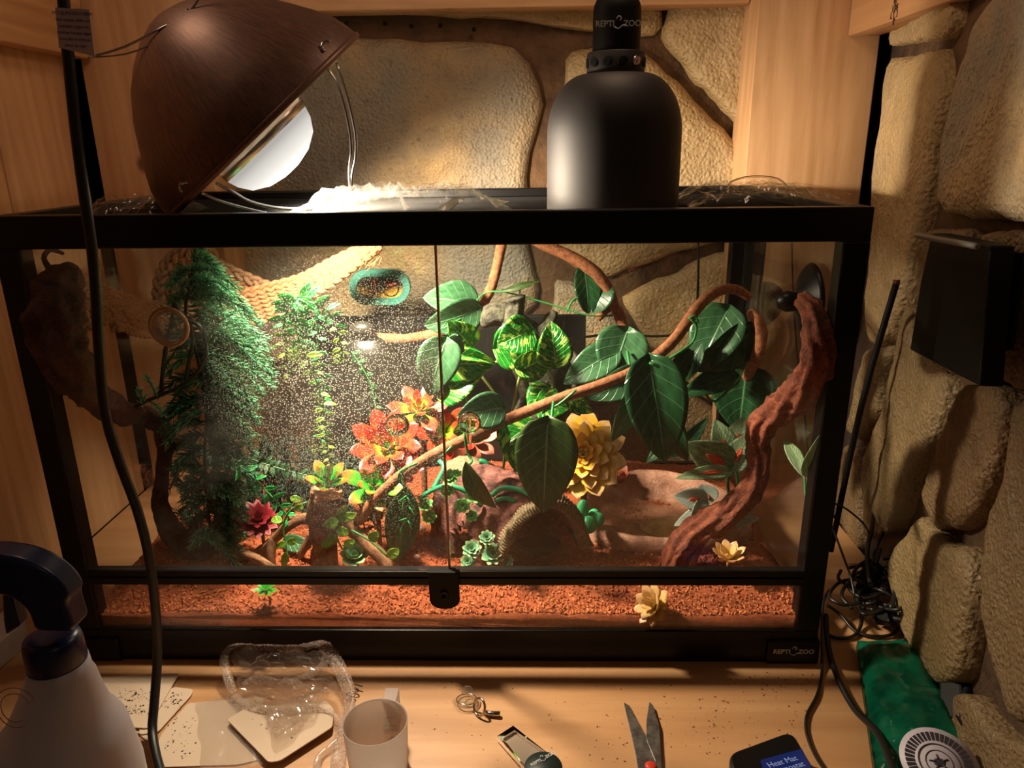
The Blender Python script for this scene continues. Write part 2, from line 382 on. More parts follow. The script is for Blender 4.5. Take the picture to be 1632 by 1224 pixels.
# ================================================================ THE TERRARIUM
X0, X1, TD, TH = -.569, .351, .45, .552
TK = thing('terrarium', 'long black-framed glass terrarium with two front doors', 'terrarium', ((X0+X1)/2, TD/2, 0))
K = M['black']
PW = .028
m = MB().box((X0, 0, .517), (X1, .02, TH)).box((X0, TD-.02, .517), (X1, TD, TH)).box((X0, .02, .517), (X0+.02, TD-.02, TH)).box((X1-.02, .02, .517), (X1, TD-.02, TH))
m.build('top_frame', K, TK, bevel=.002, smooth=False)
MB().box((X0+.0, .018, .531), (X1, .036, .541)).box((X0, TD-.045, .531), (X1, TD-.02, .541)).box((-.12, .03, .532), (-.10, TD-.03, .5405)).build('mesh_rim', K, TK, bevel=.001, smooth=False)
for (x, y) in ((X0, 0), (X1-PW, 0), (X0, TD-PW), (X1-PW, TD-PW)):
    MB().box((x, y, .045), (x+PW, y+PW*.8, .517)).build('post', K, TK, bevel=.0015, smooth=False)
MB().box((X0, 0, 0), (X1, .012, .045)).box((X0, TD-.012, 0), (X1, TD, .045)).box((X0, .012, 0), (X0+.012, TD-.012, .045)).box((X1-.012, .012, 0), (X1, TD-.012, .045)).box((X0+.012, .012, .012), (X1-.012, TD-.012, .018)).build('base_frame', K, TK, bevel=.0015, smooth=False)
MB().box((X0+PW, -.004, .112), (X1-PW, .010, .1215)).box((X0+PW, -.001, .1215), (X1-PW, .008, .1225)).box((X0+PW, -.003, .1225), (X1-PW, .010, .130)).build('door_rail', K, TK, bevel=.0012, smooth=False)
MB().box((X0+PW, TD-.010, .045), (X1-PW, TD, .075)).build('rear_rail', K, TK, smooth=False)
MB().box((X0+PW, .002, .045), (X1-PW, .006, .112)).build('front_glass', M['glass'], TK, smooth=False)
MB().box((X0+PW, TD-.009, .075), (X1-PW, TD-.005, .517)).build('rear_glass', M['glass'], TK, smooth=False)
for x in (X0+.006, X1-.010): MB().box((x, PW, .045), (x+.004, TD-PW, .517)).build('side_glass', M['glass'], TK, smooth=False)
# left door is misted with fine droplets in its middle
def mist(t):
    tc = t.co('Object'); sp = t.n('ShaderNodeSeparateXYZ', i_0=tc)
    dx = t.math('MULTIPLY', t.math('ADD', sp.outputs[0], .205-.109), 6.2); dz = t.math('MULTIPLY', t.math('SUBTRACT', sp.outputs[2], .345), 5.2)
    dd = t.math('SQRT', t.math('ADD', t.math('MULTIPLY', dx, dx), t.math('MULTIPLY', dz, dz)))
    dd = t.math('ADD', dd, t.math('MULTIPLY', t.math('SUBTRACT', t.noise(14, 3, .5, tc), .5), .9))
    reg = t.ramp(dd, [(.35, 1.0), (1.0, 0.0)])
    vo = t.n('ShaderNodeTexVoronoi', i_Scale=430.0, i_Vector=tc, i_Randomness=.9).outputs['Distance']
    dots = t.ramp(vo, [(.10, 1.0), (.34, 0.0)])
    sm = t.ramp(t.noise(11, 4, .6, tc), [(.45, 0.0), (.8, .05)])
    return t.math('ADD', t.math('MULTIPLY', reg, t.math('ADD', t.math('MULTIPLY', dots, .62), .01)), t.math('MULTIPLY', sm, .5))
M['mist'] = glassy('misted_glass', (.985, .992, .985, 1), .015, hazecol=(.85, .80, .68, 1), hazefac=mist)
DX = -.0985
DL = MB().box((X0+PW-.002, -.001, .131), (DX-.0015, .003, .518)).build('door', M['mist'], TK, label='left glass door, misted with droplets', smooth=False)
DR = MB().box((DX+.0015, -.001, .131), (X1-PW+.002, .003, .518)).build('door', M['glass'], TK, label='right glass door', smooth=False)
M['edge'] = plain('door_edge_strip', 'a8866a', .25)
MB().box((DX-.0012, -.0025, .131), (DX+.0012, .0035, .518)).build('door_seal', M['edge'], DL, smooth=False)
for D, (px, py) in ((DL, (634, 676)), (DR, (748, 673))):
    p = at(px, py, -.001)
    kb = MB().lathe([(.004, 0), (.0128, .0), (.0135, .002), (.0125, .006), (.0095, .0085), (.004, .0095)], frame(p, (0, -1, 0)), 28).build('knob', M['clear'], D, label='clear round door knob')
    q = p+V((.0005, -.010, 0)); MB().tube([q+V((0, 0, .011)), q+V((0, -.006, .008)), q+V((0, -.007, -.006)), q+V((0, -.002, -.020))], [.0022, .0028, .0028, .0024], 10).build('grip', M['clear'], kb)
# latch lock
lk = thing('x', '', '', (0, 0, 0)); bpy.data.objects.remove(lk)
a = at(681, 915, -.008); b = at(733, 915, -.008); cx = (a.x+b.x)/2; hw = (b.x-a.x)/2*.93
pts = [V((cx-hw, -.010, .128)), V((cx+hw, -.010, .128)), V((cx+hw, -.010, .094))]+[V((cx+hw*math.cos(t), -.010, .094-.012*math.sin(t))) for t in [PI*k/8 for k in range(1, 8)]]+[V((cx-hw, -.010, .094))]
lo = MB().prism(pts, (0, .006, 0)).box((cx-hw, -.011, .123), (cx+hw, .0, .134)).build('lock', M['black_matt'], TK, bevel=.001, smooth=False)
MB().lathe([(.0055, 0), (.0055, .0015), (.0045, .002), (.004, .001), (.0, .001)], frame((cx, -.010, .103), (0, -1, 0)), 20).build('keyhole', K, lo)
# mesh top
m = MB(); g = .0042
x = X0+.02
while x < X1-.02: m.box((x-.00022, .03, .5395), (x+.00022, TD-.04, .5400)); x += g
y = .036
while y < TD-.045: m.box((X0+.02, y-.00022, .5398), (X1-.02, y+.00022, .5403)); y += g
m.build('mesh_screen', M['black_matt'], TK, kind='stuff', smooth=False)
# corner plates at the foot, the right one carries the maker's mark
for xa, xb in ((X0-.003, X0+.05), (X1-.062, X1+.003)):
    pl = MB().box((xa, -.004, .0), (xb, .02, .034)).build('corner_foot', K, TK, bevel=.003, smooth=False)
def logo(M4, s, parent):                    # wordmark with a small lizard swoosh between the words
    text('REPTI', s, M4 @ Matrix.Translation((-s*1.75, 0, 0)), M['white'], parent, bold=s*.02)
    text('ZOO', s, M4 @ Matrix.Translation((s*1.75, 0, 0)), M['white'], parent, bold=s*.02)
    mm = MB().tube([M4 @ V((x*s, y*s, 0.0002)) for x, y in ((-.5, -.35), (0, -.55), (.6, -.15), (1.2, -.3))], s*.07, 6)
    mm.tube([M4 @ V((x*s, y*s, 0.0002)) for x, y in ((-.3, .55), (.0, .9), (.35, .62), (.1, .4))], s*.07, 6).build('emblem', M['white'], parent)
logo(frame((X1-.029, -.0045, .019), (0, -1, 0), (1, 0, 0)), .0085, pl)
for p in ((756, 983), (756, 988)):
    q = at(p[0], p[1], .0015); MB().ell(q, (.0008, .0005, .001), n=6, m=4).build('water_drop', M['clear'], TK)

# dark sheet added outside the rear glass to darken the background
a, b = at(486, 505, .462), at(934, 505, .462)
bbd = MB().box((a.x, .458, .03), (b.x, .470, a.z)).build('dark_sheet', M['black_matt'], bevel=.002, smooth=False); tag(bbd, 'dark sheet added behind the rear glass to darken the lower middle', 'board')
# substrate
def sz(x, y):
    z = .061+.030*max(0, y)+.006*nz((x, y, 0), 9, 1)+.003*nz((x, y, 0), 30, 2)
    z += .018*math.exp(-((x+.40)**2+(y-.12)**2)/.006)+.010*math.exp(-((x+.16)**2+(y-.22)**2)/.01)
    z += .012*math.exp(-((x-.05)**2+(y-.38)**2)/.02)
    return z
def so(px, py, dz=0):
    z = .07
    for _ in range(6): p = on(px, py, z); z = sz(p.x, min(max(p.y, 0), .44))+dz
    return on(px, py, z)
t = NT('coconut_fibre'); n1 = t.noise(120, 6, .75); n2 = t.noise(7, 3)
c = t.mix(n2, t.ramp(n1, [(.3, '6e2c14'), (.55, 'b45a30'), (.75, 'd98450')]), srgb('a85028'))
t.B(Base_Color=c, Roughness=.9, Normal=t.bump(t.noise(260, 6, .8), 1.0, .004)); M['soil'] = t.m
xa, xb, ya, yb = X0+.012, X1-.012, .0075, TD-.013
m = MB().grid(lambda u, v: V((xa+(xb-xa)*u, ya+(yb-ya)*v, sz(xa+(xb-xa)*u, ya+(yb-ya)*v)+.002*nz((u*40, v*20, 0), 6, 5))), 230, 110)
n = len(m.v); m.add([V((xa, ya, .019)), V((xb, ya, .019)), V((xb, yb, .019)), V((xa, yb, .019))], [])
row = 231
m.f += [tuple([n, n+1]+[i for i in range(230, -1, -1)])]
m.f += [(n+3, n)+tuple(j*row for j in range(0, 111)), (n+2, n+3)+tuple(110*row+i for i in range(0, 231)), (n+1, n+2)+tuple(j*row+230 for j in range(110, -1, -1))]
so_ = m.build('coconut_substrate', M['soil']); tag(so_, 'reddish-brown coconut fibre substrate filling the terrarium floor', 'substrate', kind='stuff')
M['chip'] = mottled('fibre_chip', '8c3e1e', 'd07c48', 200, .9)
m = MB()
for k in range(15000):
    x = random.uniform(xa+.004, xb-.004); y = ya+.003+(yb-ya-.006)*random.random()**1.6; s = random.uniform(.0010, .0034)
    p = V((x, y, sz(x, y)+s*.4)); R = Matrix.Rotation(random.uniform(0, 6.3), 3, 'Z') @ Matrix.Rotation(random.uniform(-.7, .7), 3, 'X')
    m.add([p+R @ V(q) for q in ((-s, -s*.3, 0), (s, -s*.4, 0), (0, s*.7, s*.1), (.1*s, 0, s*.9))], [(0, 1, 3), (1, 2, 3), (2, 0, 3), (0, 2, 1)])
tag(m.build('fibre_crumbs', M['chip'], smooth=False), 'loose orange-brown fibre crumbs lying on the substrate', 'substrate', kind='stuff')
# ================================================================ LAMPS ON TOP
t = NT('dome_metal'); c1 = t.noise(3, 2); gr = t.noise(40, 4, .6, t.co('UV', scale=(6, .3, 1)))
t.B(Base_Color=t.ramp(gr, [(.3, '5a4238'), (.7, '805a48')]), Roughness=.44, Metallic=.3, Normal=t.bump(gr, .08, .001)); M['dome'] = t.m  # brown reflected from the wood is put into the dark coat's colour
M['reflector'] = plain('polished_reflector', 'd8d4cc', .28, 1)
LC = at(428, 200, .135)
a2, b2 = at(285, 341, .135), at(572, 60, .135)
LR = (a2-b2).length/2; vw = (LC-CAM).normalized(); ed = (b2-a2).normalized()
AX = ed.cross(vw).normalized()
if AX.z > 0: AX = -AX
LC = (a2+b2)/2
dl = thing('dome_lamp', 'large tilted dark metal dome lamp, coloured with reflected brown, glowing over the left of the terrarium', 'lamp', a2)
Z = frame(LC, -AX, ed)
R_ = LR
prof = [(R_, 0), (R_*1.0, .006), (R_*.985, .018), (R_*.945, .036), (R_*.87, .054), (R_*.775, .074), (R_*.665, .096), (R_*.52, .118), (R_*.37, .134), (R_*.23, .145), (R_*.10, .151), (0.001, .152)]
inner = [(r*.975 if z > 0 else r*.99, z+.0 if z < .002 else z-.003) for r, z in prof[:10]]
full = inner[::-1]+prof
MB().lathe([(R_*1.0, .0), (R_*1.015, .002), (R_*1.015, .006), (R_, .007)], Z, 72, (False, False)).build('rim', M['dome'], dl)
sh = MB().lathe(prof[1:], Z, 72, (False, False)).build('shade', M['dome'], dl)
MB().lathe([(r, max(z, .001)) for r, z in inner], Z, 72, (False, True)).build('reflector', M['reflector'], dl)
MB().tube([Z @ V((R_*1.0*math.cos(.0)*f, 0, h)) for f, h in ((.995, .03), (.97, .07))], .0005, 4)
# bulb: broad floodlight lens standing out of the opening
t = NT('bulb_lens'); t.t.nodes.remove(t.b); em = t.n('ShaderNodeEmission', i_Color=(1, .95, .87, 1), i_Strength=t.ramp(t.n('ShaderNodeSeparateXYZ', i_0=t.co('UV')).outputs[1], [(.05, .45), (.45, 1.2), (.9, 14.0)])); t.t.links.new(em.outputs[0], t.out.inputs[0]); M['lens'] = t.m
BC = LC - ed*.012
ZB = frame(BC, AX, ed); br = S(88, LC)
bb = MB().lathe([(br*.3, -.095), (br*.4, -.078), (br*.8, -.03), (br, .002), (br*1.0, .012)], ZB, 40, (True, True)).build('bulb', M['reflector'], dl, label='silvered bulb body')
MB().lathe([(br*.985, .0125), (br*.93, .024), (br*.78, .038), (br*.5, .048), (br*.2, .052), (.0005, .0525)], ZB, 72, (True, False)).build('bulb_lens', M['lens'], bb, label='glowing white bulb lens')
sp = light('dome_lamp_beam', 'SPOT', BC+AX*.060, 104, (1.0, .83, .62), .035, aim=BC+AX*1.0+V((0.0, .0, -.22)), spot_size=math.radians(168), spot_blend=.8)
# clips, wire guard legs and hanging wire
for (px, py), tw in (((518, 74), 1), ((292, 298), -1)):
    p = at(px, py, .135-.07)
    d = ray(px, py)
    # find the shade surface along the view ray
    best = None
    for k in range(400):
        q = CAM+d*(.55+k*.001); l = Z.inverted() @ q; rr = math.hypot(l.x, l.y)
        if -.002 < l.z < .1 and rr < R_*1.0: best = q; break
    p = (best or p)-d.normalized()*.003
    MB().tube([p+RT*S(8, p)-DN*S(8, p), p-RT*S(2, p)-DN*S(6, p), p-RT*S(5, p)+DN*S(2, p), p-RT*S(1, p)+DN*S(8, p)], S(2.6, p), 8).build('clip', M['steel'], dl)
for pts, r in (([(521, 108, .10), (540, 140, .10), (556, 200, .10), (560, 240, .10), (557, 274, .11), (559, 303, .12)], 2.4), ([(536, 100, .14), (552, 150, .14), (566, 210, .14), (567, 250, .14), (562, 276, .14), (560, 305, .13)], 2.4),
               ([(322, 308, .10), (350, 320, .11), (388, 331, .12), (430, 341, .12)], 2.2), ([(345, 292, .15), (370, 305, .15), (400, 322, .15), (450, 333, .14), (500, 334, .13)], 3.2)):
    P = [at(*p) for p in pts]; MB().tube(P, S(r, P[0]), 8).build('wire_guard', M['steel'], dl)
P = [at(*p) for p in ((140, 92, .05), (200, 74, .05), (262, 42, .05), (285, 34, .06), (312, 6, .06), (330, -30, .06))]
hw_ = MB().tube(P, S(1.8, P[0]), 6).build('hanging_wire', M['steel'], dl)
P = [at(*p) for p in ((140, 92, .05), (200, 86, .05), (250, 66, .05), (272, 40, .06), (300, 14, .06))]
MB().tube(P, S(1.2, P[0]), 6).build('hanging_wire', M['steel'], dl)

# black heat lamp
t = NT('powder_coat'); t.B(Base_Color=srgb('2a2526'), Roughness=.6, Normal=t.bump(t.noise(900, 2), .15, .0005)); M['powder'] = t.m
BL = on(975, 332, .5415)+V((0, 0, 0)); BL = V((at(975, 332, .14).x, .14, .5412))
bk = thing('heat_lamp', 'matt black bell-shaped heat lamp standing on the mesh top', 'lamp', BL)
rb = S(104, at(975, 300, .14)); q = lambda py: at(975, py, .14).z-BL.z
h1 = q(215); h2 = q(118)
prof = [(rb*.985, 0), (rb, .002)]+[(rb, h1*k/4) for k in range(1, 5)]+[(rb*math.cos(a)*.56+rb*.44 if 0 else (rb*.43+rb*.57*math.cos(a)), h1+(h2-h1)*math.sin(a)) for a in [PI/2*k/12 for k in range(1, 13)]]
MB().lathe([(.0, .004), (rb*.94, .004)]+prof, Matrix.Translation(BL), 72, (False, False)).build('shade', M['powder'], bk)
rc = S(46, at(975, 100, .14)); h3 = q(84)
co_ = MB().lathe([(rc*.98, h2-.004), (rc, h2+.001), (rc, h3-.001), (rc*.97, h3), (rc*.8, h3)], Matrix.Translation(BL), 48, (False, False)).build('collar', M['powder'], bk)
M['hole'] = plain('vent_hole', '020202', .9)
for k in range(12):
    a = -PI/2+.12+(k-3)*PI/6; p = BL+V((math.cos(a)*rc, math.sin(a)*rc, (h2+h3)/2))
    MB().lathe([(.0045, 0), (.005, .0006), (.0036, .0009), (.0, .0004)], frame(p, (math.cos(a), math.sin(a), 0)) @ Matrix.Scale(1.3, 4, (1, 0, 0)), 12).build('vent_hole', M['hole'] if k != 4 else M['steel'], co_)
rs = S(38, at(975, 50, .14)); h4 = q(18); h5 = q(-6)
so2 = MB().lathe([(rs, h3-.002), (rs, h4), (rs*.96, h4+.006), (rs*.8, h5), (rs*.5, h5+.006), (.0, h5+.007)], Matrix.Translation(BL), 48, (False, False)).build('socket', M['black_matt'], bk)
logo(frame(BL+V((-.001, -rs-.0004, q(44))), (0, -1, 0), (1, 0, 0)), .0085, so2)

# crumpled clear film bags on the mesh
def crumple(name, label, cat, cx, cy, wx, wy, h, seed, zb=.5415, mat='film', group=None, strands=0, n=60, z0=.002):
    def fn(u, v):
        X = (u-.5)*wx; Y = (v-.5)*wy; e = max(0, 1-(2*u-1)**4)*max(0, 1-(2*v-1)**4)
        a = abs(nz((X, Y, 0), 14, seed)); b = abs(nz((X, Y, 1), 34, seed)); c = abs(nz((X, Y, 2), 80, seed))
        z = h*e*(.15+1.0*max(0,.45-a)+.7*max(0,.4-b)+.4*(.4-c))
        return V((cx+X+.022*nz((X, Y, 5), 18, seed), cy+Y+.014*nz((X, Y, 8), 18, seed), zb+z0+max(0, z)))
    o = MB().grid(fn, n, int(n*max(.3, wy/wx))).build(name, M[mat], smooth=False, loc=(cx, cy, zb))
    tag(o, label, cat, group); 
    return o
a = at(640, 320, .16)
crumple('plastic_bag', 'crumpled clear film bag in the glare right of the dome lamp', 'bag', a.x, .17, .255, .17, .034, 3)
a = at(560, 320, .14)
crumple('plastic_bag', 'tall crinkled clear film heap under the wire legs of the dome lamp', 'bag', a.x+.012, .13, .10, .10, .040, 8)
a = at(1200, 310, .2)
b2g = crumple('plastic_bag', 'flattened clear film bag right of the black heat lamp', 'bag', a.x+.0, .20, .20, .16, .030, 14)
MB().tube([at(*p) for p in ((1160, 308, .2), (1165, 290, .2), (1200, 281, .2), (1240, 285, .2), (1256, 300, .2))], .0012, 6).build('bag_tie', M['clear'], b2g)
for k in range(16):
    y = random.uniform(.14, .26); x = random.uniform(1110, 1180); p = at(x, 318, y); p.z = .552+random.uniform(-.004, .01); e = p+V((random.uniform(.08, .16), random.uniform(-.03, .03), 0)); e.z = .548
    MB().tube([p, (p+e)/2+V((0, 0, random.uniform(.004, .018))), e], .0007, 5).build('film_crease', M['film'], b2g)
crumple('plastic_bag', 'dull crumpled film bag at the left end of the mesh top', 'bag', -.47, .14, .11, .12, .03, 21)
# ================================================================ THINGS ON THE WALLS
# black junction box and conduit on the right wall
jb = thing('junction_box', 'black electrical box mounted on the right stone wall', 'electrical box', rwall(1580, 590)+rn.normalized()*.02)
P = [rwall(*p)+rn.normalized()*.03 for p in ((1566, 372), (1680, 392), (1660, 620), (1600, 594), (1526, 560), (1546, 450))]
MB().prism(P, rn.normalized()*.02).build('box_body', M['black_matt'], jb, bevel=.002, smooth=False)
P = [p+rn.normalized()*.020 for p in [rwall(*q) for q in ((1590, 392), (1680, 404), (1655, 560), (1600, 560), (1570, 540))]]
MB().prism(P, rn.normalized()*.004).build('cover_plate', M['black'], jb, smooth=False)
cdt = MB().tube([rwall(*p)+rn.normalized()*.065 for p in ((1568, 376), (1600, 381), (1690, 394))], .003, 8).build('conduit', plain('grey_conduit', '6e6a66', .5), None)
tag(cdt, 'thin grey conduit along the top of the black electrical box', 'pipe')
# dark rod leaning on the right wall
rd = MB().tube([rwall(1466, 450)+V((-.03, 0, 0)), rwall(1430, 650)+V((-.05, 0, 0)), rwall(1388, 878)+V((-.06, 0, 0))], .0042, 10).build('rod', M['black_matt'])
tag(rd, 'thin black rod leaning against the right stone wall', 'rod')
MB().tube([rwall(1466, 452)+V((-.0303, 0, -.001)), rwall(1466.5, 447)+V((-.0303, 0, .001))], .0044, 10).build('rod_cap', plain('rod_end', '5a2a22', .5), rd)

# heating cables running behind the rear glass
hc = MB().tube([at(*p) for p in ((1112, 380, .49), (1113, 440, .49), (1108, 505, .49), (1090, 530, .49), (1040, 536, .49), (980, 532, .49), (905, 541, .49))], .0022, 8).build('cable', M['rubber'])
tag(hc, 'thin dark cable hanging behind the rear glass in front of the stone wall', 'cable')
hc2 = MB().tube([at(*p) for p in ((1262, 385, .48), (1264, 460, .49), (1270, 560, .49), (1280, 640, .49), (1288, 720, .49))], .0016, 8).build('cable', M['rubber'])
tag(hc2, 'fine dark cable hanging behind the right rear corner of the terrarium', 'cable')
# foreground power cord with a paper tag
CP = [(98, -30, -.10), (103, 20, -.10), (108, 80, -.10), (120, 200, -.10), (134, 310, -.10), (147, 400, -.10), (153, 470, -.10), (158, 560, -.10), (168, 660, -.10), (192, 740, -.10), (218, 810, -.10), (236, 880, -.10), (247, 960, -.10), (251, 1040, -.10), (246, 1120, -.12), (243, 1170, -.14), (256, 1232, -.18), (290, 1320, -.22), (330, 1500, -.3)]
P = [at(*p) for p in CP]
for i, p in enumerate(P):
    if p.z < .007: P[i] = on(CP[i][0], CP[i][1], .007)
cordm = MB().tube(P, .0050, 12)
cord = cordm.build('power_cord', M['rubber'], loc=P[-1]); tag(cord, 'thick black power cord hanging down in front of the left side of the terrarium', 'cord')
T0, T1, T2, T3 = [at(x, y, -.112) for x, y in ((88, 12), (142, 15), (151, 90), (94, 76))]
tgm = MB().prism([T0, T1, T2, T3], (0, .0006, 0)).build('paper_tag', plain('paper_tag', 'c9b3b8', .7), cord, label='white printed paper tag', smooth=False)
for i, s in enumerate(['NO QUITE ESTA PERM', 'este equipo debe ser', 'instalado segun las', 'normas locales vigen', 'consulte el manual', 'antes de usar']):
    c = T0.lerp(T3, (i+.8)/6.8).lerp(T1.lerp(T2, (i+.8)/6.8), .5)
    text(s, .0034, frame(c+V((0, -.0008, 0)), (0, -1, 0), T1-T0), plain('tag_ink', '4a4a6a', .6), tgm, 'print_line', depth=.0001)
# ================================================================ PLANTS AND BRANCHES INSIDE
def hi(v): return v*v*(3-2*v)
SH = {'heart': lambda v: (math.sin(PI*min(1, v)**.62))**.75*(1.0 if v < .5 else 1.0),
      'lance': lambda v: math.sin(PI*v**.85)**.9,
      'round': lambda v: math.sin(PI*v**.9)**.55,
      'spoon': lambda v: (math.sin(PI*v**1.45))**.75 if v > 0 else 0}
def leafmesh(b, t, W, nrm, shape='heart', fold=.25, curl=.08, rip=.0009, nu=10, nv=18, uvv=1):
    ax = t-b; L = ax.length; sd = ax.cross(nrm).normalized(); nn = sd.cross(ax).normalized(); f = SH[shape]
    def fn(u, v):
        w_ = max(f(v) if 0 < v < 1 else 0, 0)*W/2
        d = -.0*L
        back = -.10*L*(1-v)**3*abs(u) if shape == 'heart' else 0
        p = b+ax*v+ax.normalized()*back*1.0+sd*(u*w_)+nn*(curl*L*math.sin(PI*v*.9)-curl*L*.6*v*v)+nn*(fold*abs(u)*w_)
        p += nn*(rip*math.sin((v-abs(u)*.28)*2*PI*9)*min(1, abs(u)*3)*(1 if w_ > .004 else 0))
        return p
    return MB().grid(fn, nu, nv, -1, 1, 0, 1)
def lf(base, tip, wpx, mat, parent, roll=0, shape='heart', fold=.25, curl=.08, rip=.0009, name='leaf', label=None, face=None, solid=.0005, tl=0):
    b, t = ati(*base), ati(*tip); c = (b+t)/2; ax = (t-b).normalized(); v = (CAM-c).normalized()
    n = (v-ax*v.dot(ax)).normalized(); n = Matrix.Rotation(math.radians(roll), 3, ax) @ n
    W = S(wpx, c)
    m = leafmesh(b, t, W, n, shape, fold, curl, rip)
    return m.build(name, M[mat], parent, label, solid=solid)
def stem(pts, rpx, mat, parent, name='stem', n=8, fn=None, label=None, sm=3):
    mg = .004+S(max(rpx) if hasattr(rpx, '__len__') else rpx, at(*pts[0])); P = [ati(*p, mg) for p in pts]; return MB().tube(P, [S(r, P[0]) for r in rpx] if hasattr(rpx, '__len__') else S(rpx, P[0]), n, fn=fn, smooth=sm).build(name, mat if not isinstance(mat, str) else M[mat], parent, label)
M['pothos'] = leafmat('variegated_leaf', '0a4a0c', '1c9a26', 'b8e08a', 'b6d860', rough=.3, tl=.3, nv=9)
M['dleaf'] = leafmat('dark_leaf', '14301a', '285832', '60966a', rough=.3, tl=.12, nv=6, veinw=.07)
M['dleaf2'] = leafmat('grey_green_leaf', '2a5234', '487a50', '90b48c', rough=.3, tl=.15, nv=6, veinw=.07)
M['olive'] = leafmat('olive_leaf', '2a4010', '42602a', '8a9a60', rough=.4, tl=.35, nv=7, veinw=.07)
M['fern'] = leafmat('fern_leaf', '1c8a3e', '3cc464', '2c9a50', rough=.35, tl=.3, nv=1)
M['fernl'] = leafmat('young_fern_leaf', '6a9a1e', 'a8c83a', '8ab030', rough=.35, tl=.3, nv=1)
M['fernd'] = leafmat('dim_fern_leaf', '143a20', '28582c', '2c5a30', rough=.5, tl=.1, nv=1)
M['cal'] = leafmat('caladium_leaf', '5a8a58', 'b8c8a0', '4a8a50', rough=.4, tl=.2, nv=11, veinw=.16)
M['fit'] = leafmat('netted_leaf', 'a8c0b0', 'd0dcd0', '1a5a48', rough=.4, tl=.1, nv=16, veinw=.3)
M['redpatch'] = plain('orange_red_blotch', 'd8502c', .5)
M['vine'] = mottled('jungle_vine', '7a4628', 'a86c44', 150, .8, 1, .0015, 300)
M['grape'] = bark('grapewood', '4a1e10', '9a5032', 70, 1.0, .006)
M['darkbark'] = bark('dark_bark', '1e120e', '5a3222', 60, 1.0, .006)
M['resinbark'] = mottled('resin_bark', '201e18', '56543f', 90, .7, 1, .003, 200)

# jungle vine crossing the whole tank
jv = thing('jungle_vine', 'long bendable brown jungle vine slanting up across the right half of the tank', 'vine', so(575, 822))
def knob_(L, a, t): return 1+.10*math.sin(L*240+math.sin(a)*2)*.5+.09*noise.noise(V((L*120, math.cos(a)*2, math.sin(a)*2)))
stem([(570, 832, .10), (600, 792, .105), (650, 750, .11), (705, 717, .115), (760, 692, .12), (820, 664, .13), (900, 632, .14), (975, 607, .15), (1035, 577, .17), (1080, 535, .19), (1110, 492, .22), (1140, 466, .26), (1172, 461, .31), (1194, 474, .37)], [9, 8.5, 8.5, 8.5, 8.5, 9, 8.5, 8.5, 9, 9, 9.5, 9, 9, 8], 'vine', jv, 'vine_stem', 12, knob_)
stem([(1198, 500, .40), (1212, 520, .38), (1212, 550, .36), (1198, 585, .35), (1180, 625, .34), (1168, 665, .33)], 9, 'vine', jv, 'vine_end', 10, knob_)
bv = thing('jungle_vine', 'thinner brown vine behind the left leaves, rising to the tank top', 'vine', at(745, 515, .34))
stem([(598, 538, .36), (645, 540, .36), (700, 530, .35), (742, 517, .35), (766, 490, .35), (784, 455, .35), (792, 425, .35), (800, 388, .35), (806, 352, .36)], 8, 'vine', bv, 'vine_stem', 10, knob_)
cv = thing('jungle_vine', 'twisted brown vine hanging from the top over the stone wall', 'vine', at(1000, 540, .37))
stem([(832, 372, .34), (870, 392, .34), (915, 412, .34), (950, 436, .34), (972, 466, .35), (984, 500, .36), (1004, 540, .36), (1022, 575, .36)], [8, 9, 10, 10, 9, 8, 8, 8], 'vine', cv, 'vine_stem', 10, knob_)
stem([(952, 508, .37), (968, 492, .37), (984, 492, .37), (992, 512, .37), (998, 530, .37)], 7, 'vine', cv, 'vine_stem', 10, knob_)

# grapewood branch on the right, held by a suction disc
def groove(k, tw, amp=.16):
    def f(L, a, t): return 1+amp*math.sin(k*a+tw*L*60+2*noise.noise(V((L*30, 0, k))))*.6+.24*noise.noise(V((L*55, math.cos(a)*1.6, math.sin(a)*1.6)))+.16*noise.noise(V((L*90, math.cos(a)*6, math.sin(a)*6)))
    return f
gw = thing('grapewood_branch', 'twisting reddish-brown grapewood branch at the right end of the tank', 'branch', so(1070, 905))
stem([(1280, 478, .20), (1296, 500, .19), (1304, 540, .18), (1302, 580, .17), (1280, 622, .14), (1245, 650, .12), (1216, 676, .12), (1208, 710, .135), (1208, 750, .13), (1192, 788, .125), (1152, 822, .12), (1106, 850, .115), (1078, 880, .11), (1068, 912, .105), (1064, 935, .10)], [13, 18, 22, 24, 27, 27, 24, 20, 19, 22, 26, 24, 20, 17, 15], 'grape', gw, 'trunk', 44, groove(7, 1, .22), sm=9)
stem([(1120, 850, .115), (1108, 878, .11), (1096, 905, .10), (1092, 930, .10)], [12, 10, 9, 8], 'grape', gw, 'root', 14, groove(4, 1))
p = atx(1289, 480, .335)
dk = thing('suction_disc', 'round black suction disc on the right glass holding the grapewood branch', 'suction cup', p)
MB().lathe([(.001, .018), (.012, .018), (.02, .012), (.040, .006), (.046, .001), (.045, .0)], frame(p+V((.002, 0, 0)), (-1, 0, 0)), 40, (False, True)).build('disc', M['black'], dk)
MB().lathe([(.012, .0), (.013, .012), (.008, .022), (.0, .024)], frame(p+V((-.015, 0, 0)), (-1, 0, 0)), 20, (False, False)).build('holder', M['black'], dk)
p = at(1206, 488, .432)
d2 = thing('suction_disc', 'black suction disc at the right rear corner, end of the jungle vine', 'suction cup', p)
MB().lathe([(.001, .02), (.014, .02), (.02, .014), (.042, .006), (.048, .001), (.047, .0)], frame(p, (-.5, -1, .0)) @ Matrix.Scale(.75, 4, (0, 1, 0)), 40, (False, True)).build('disc', M['black_matt'], d2)
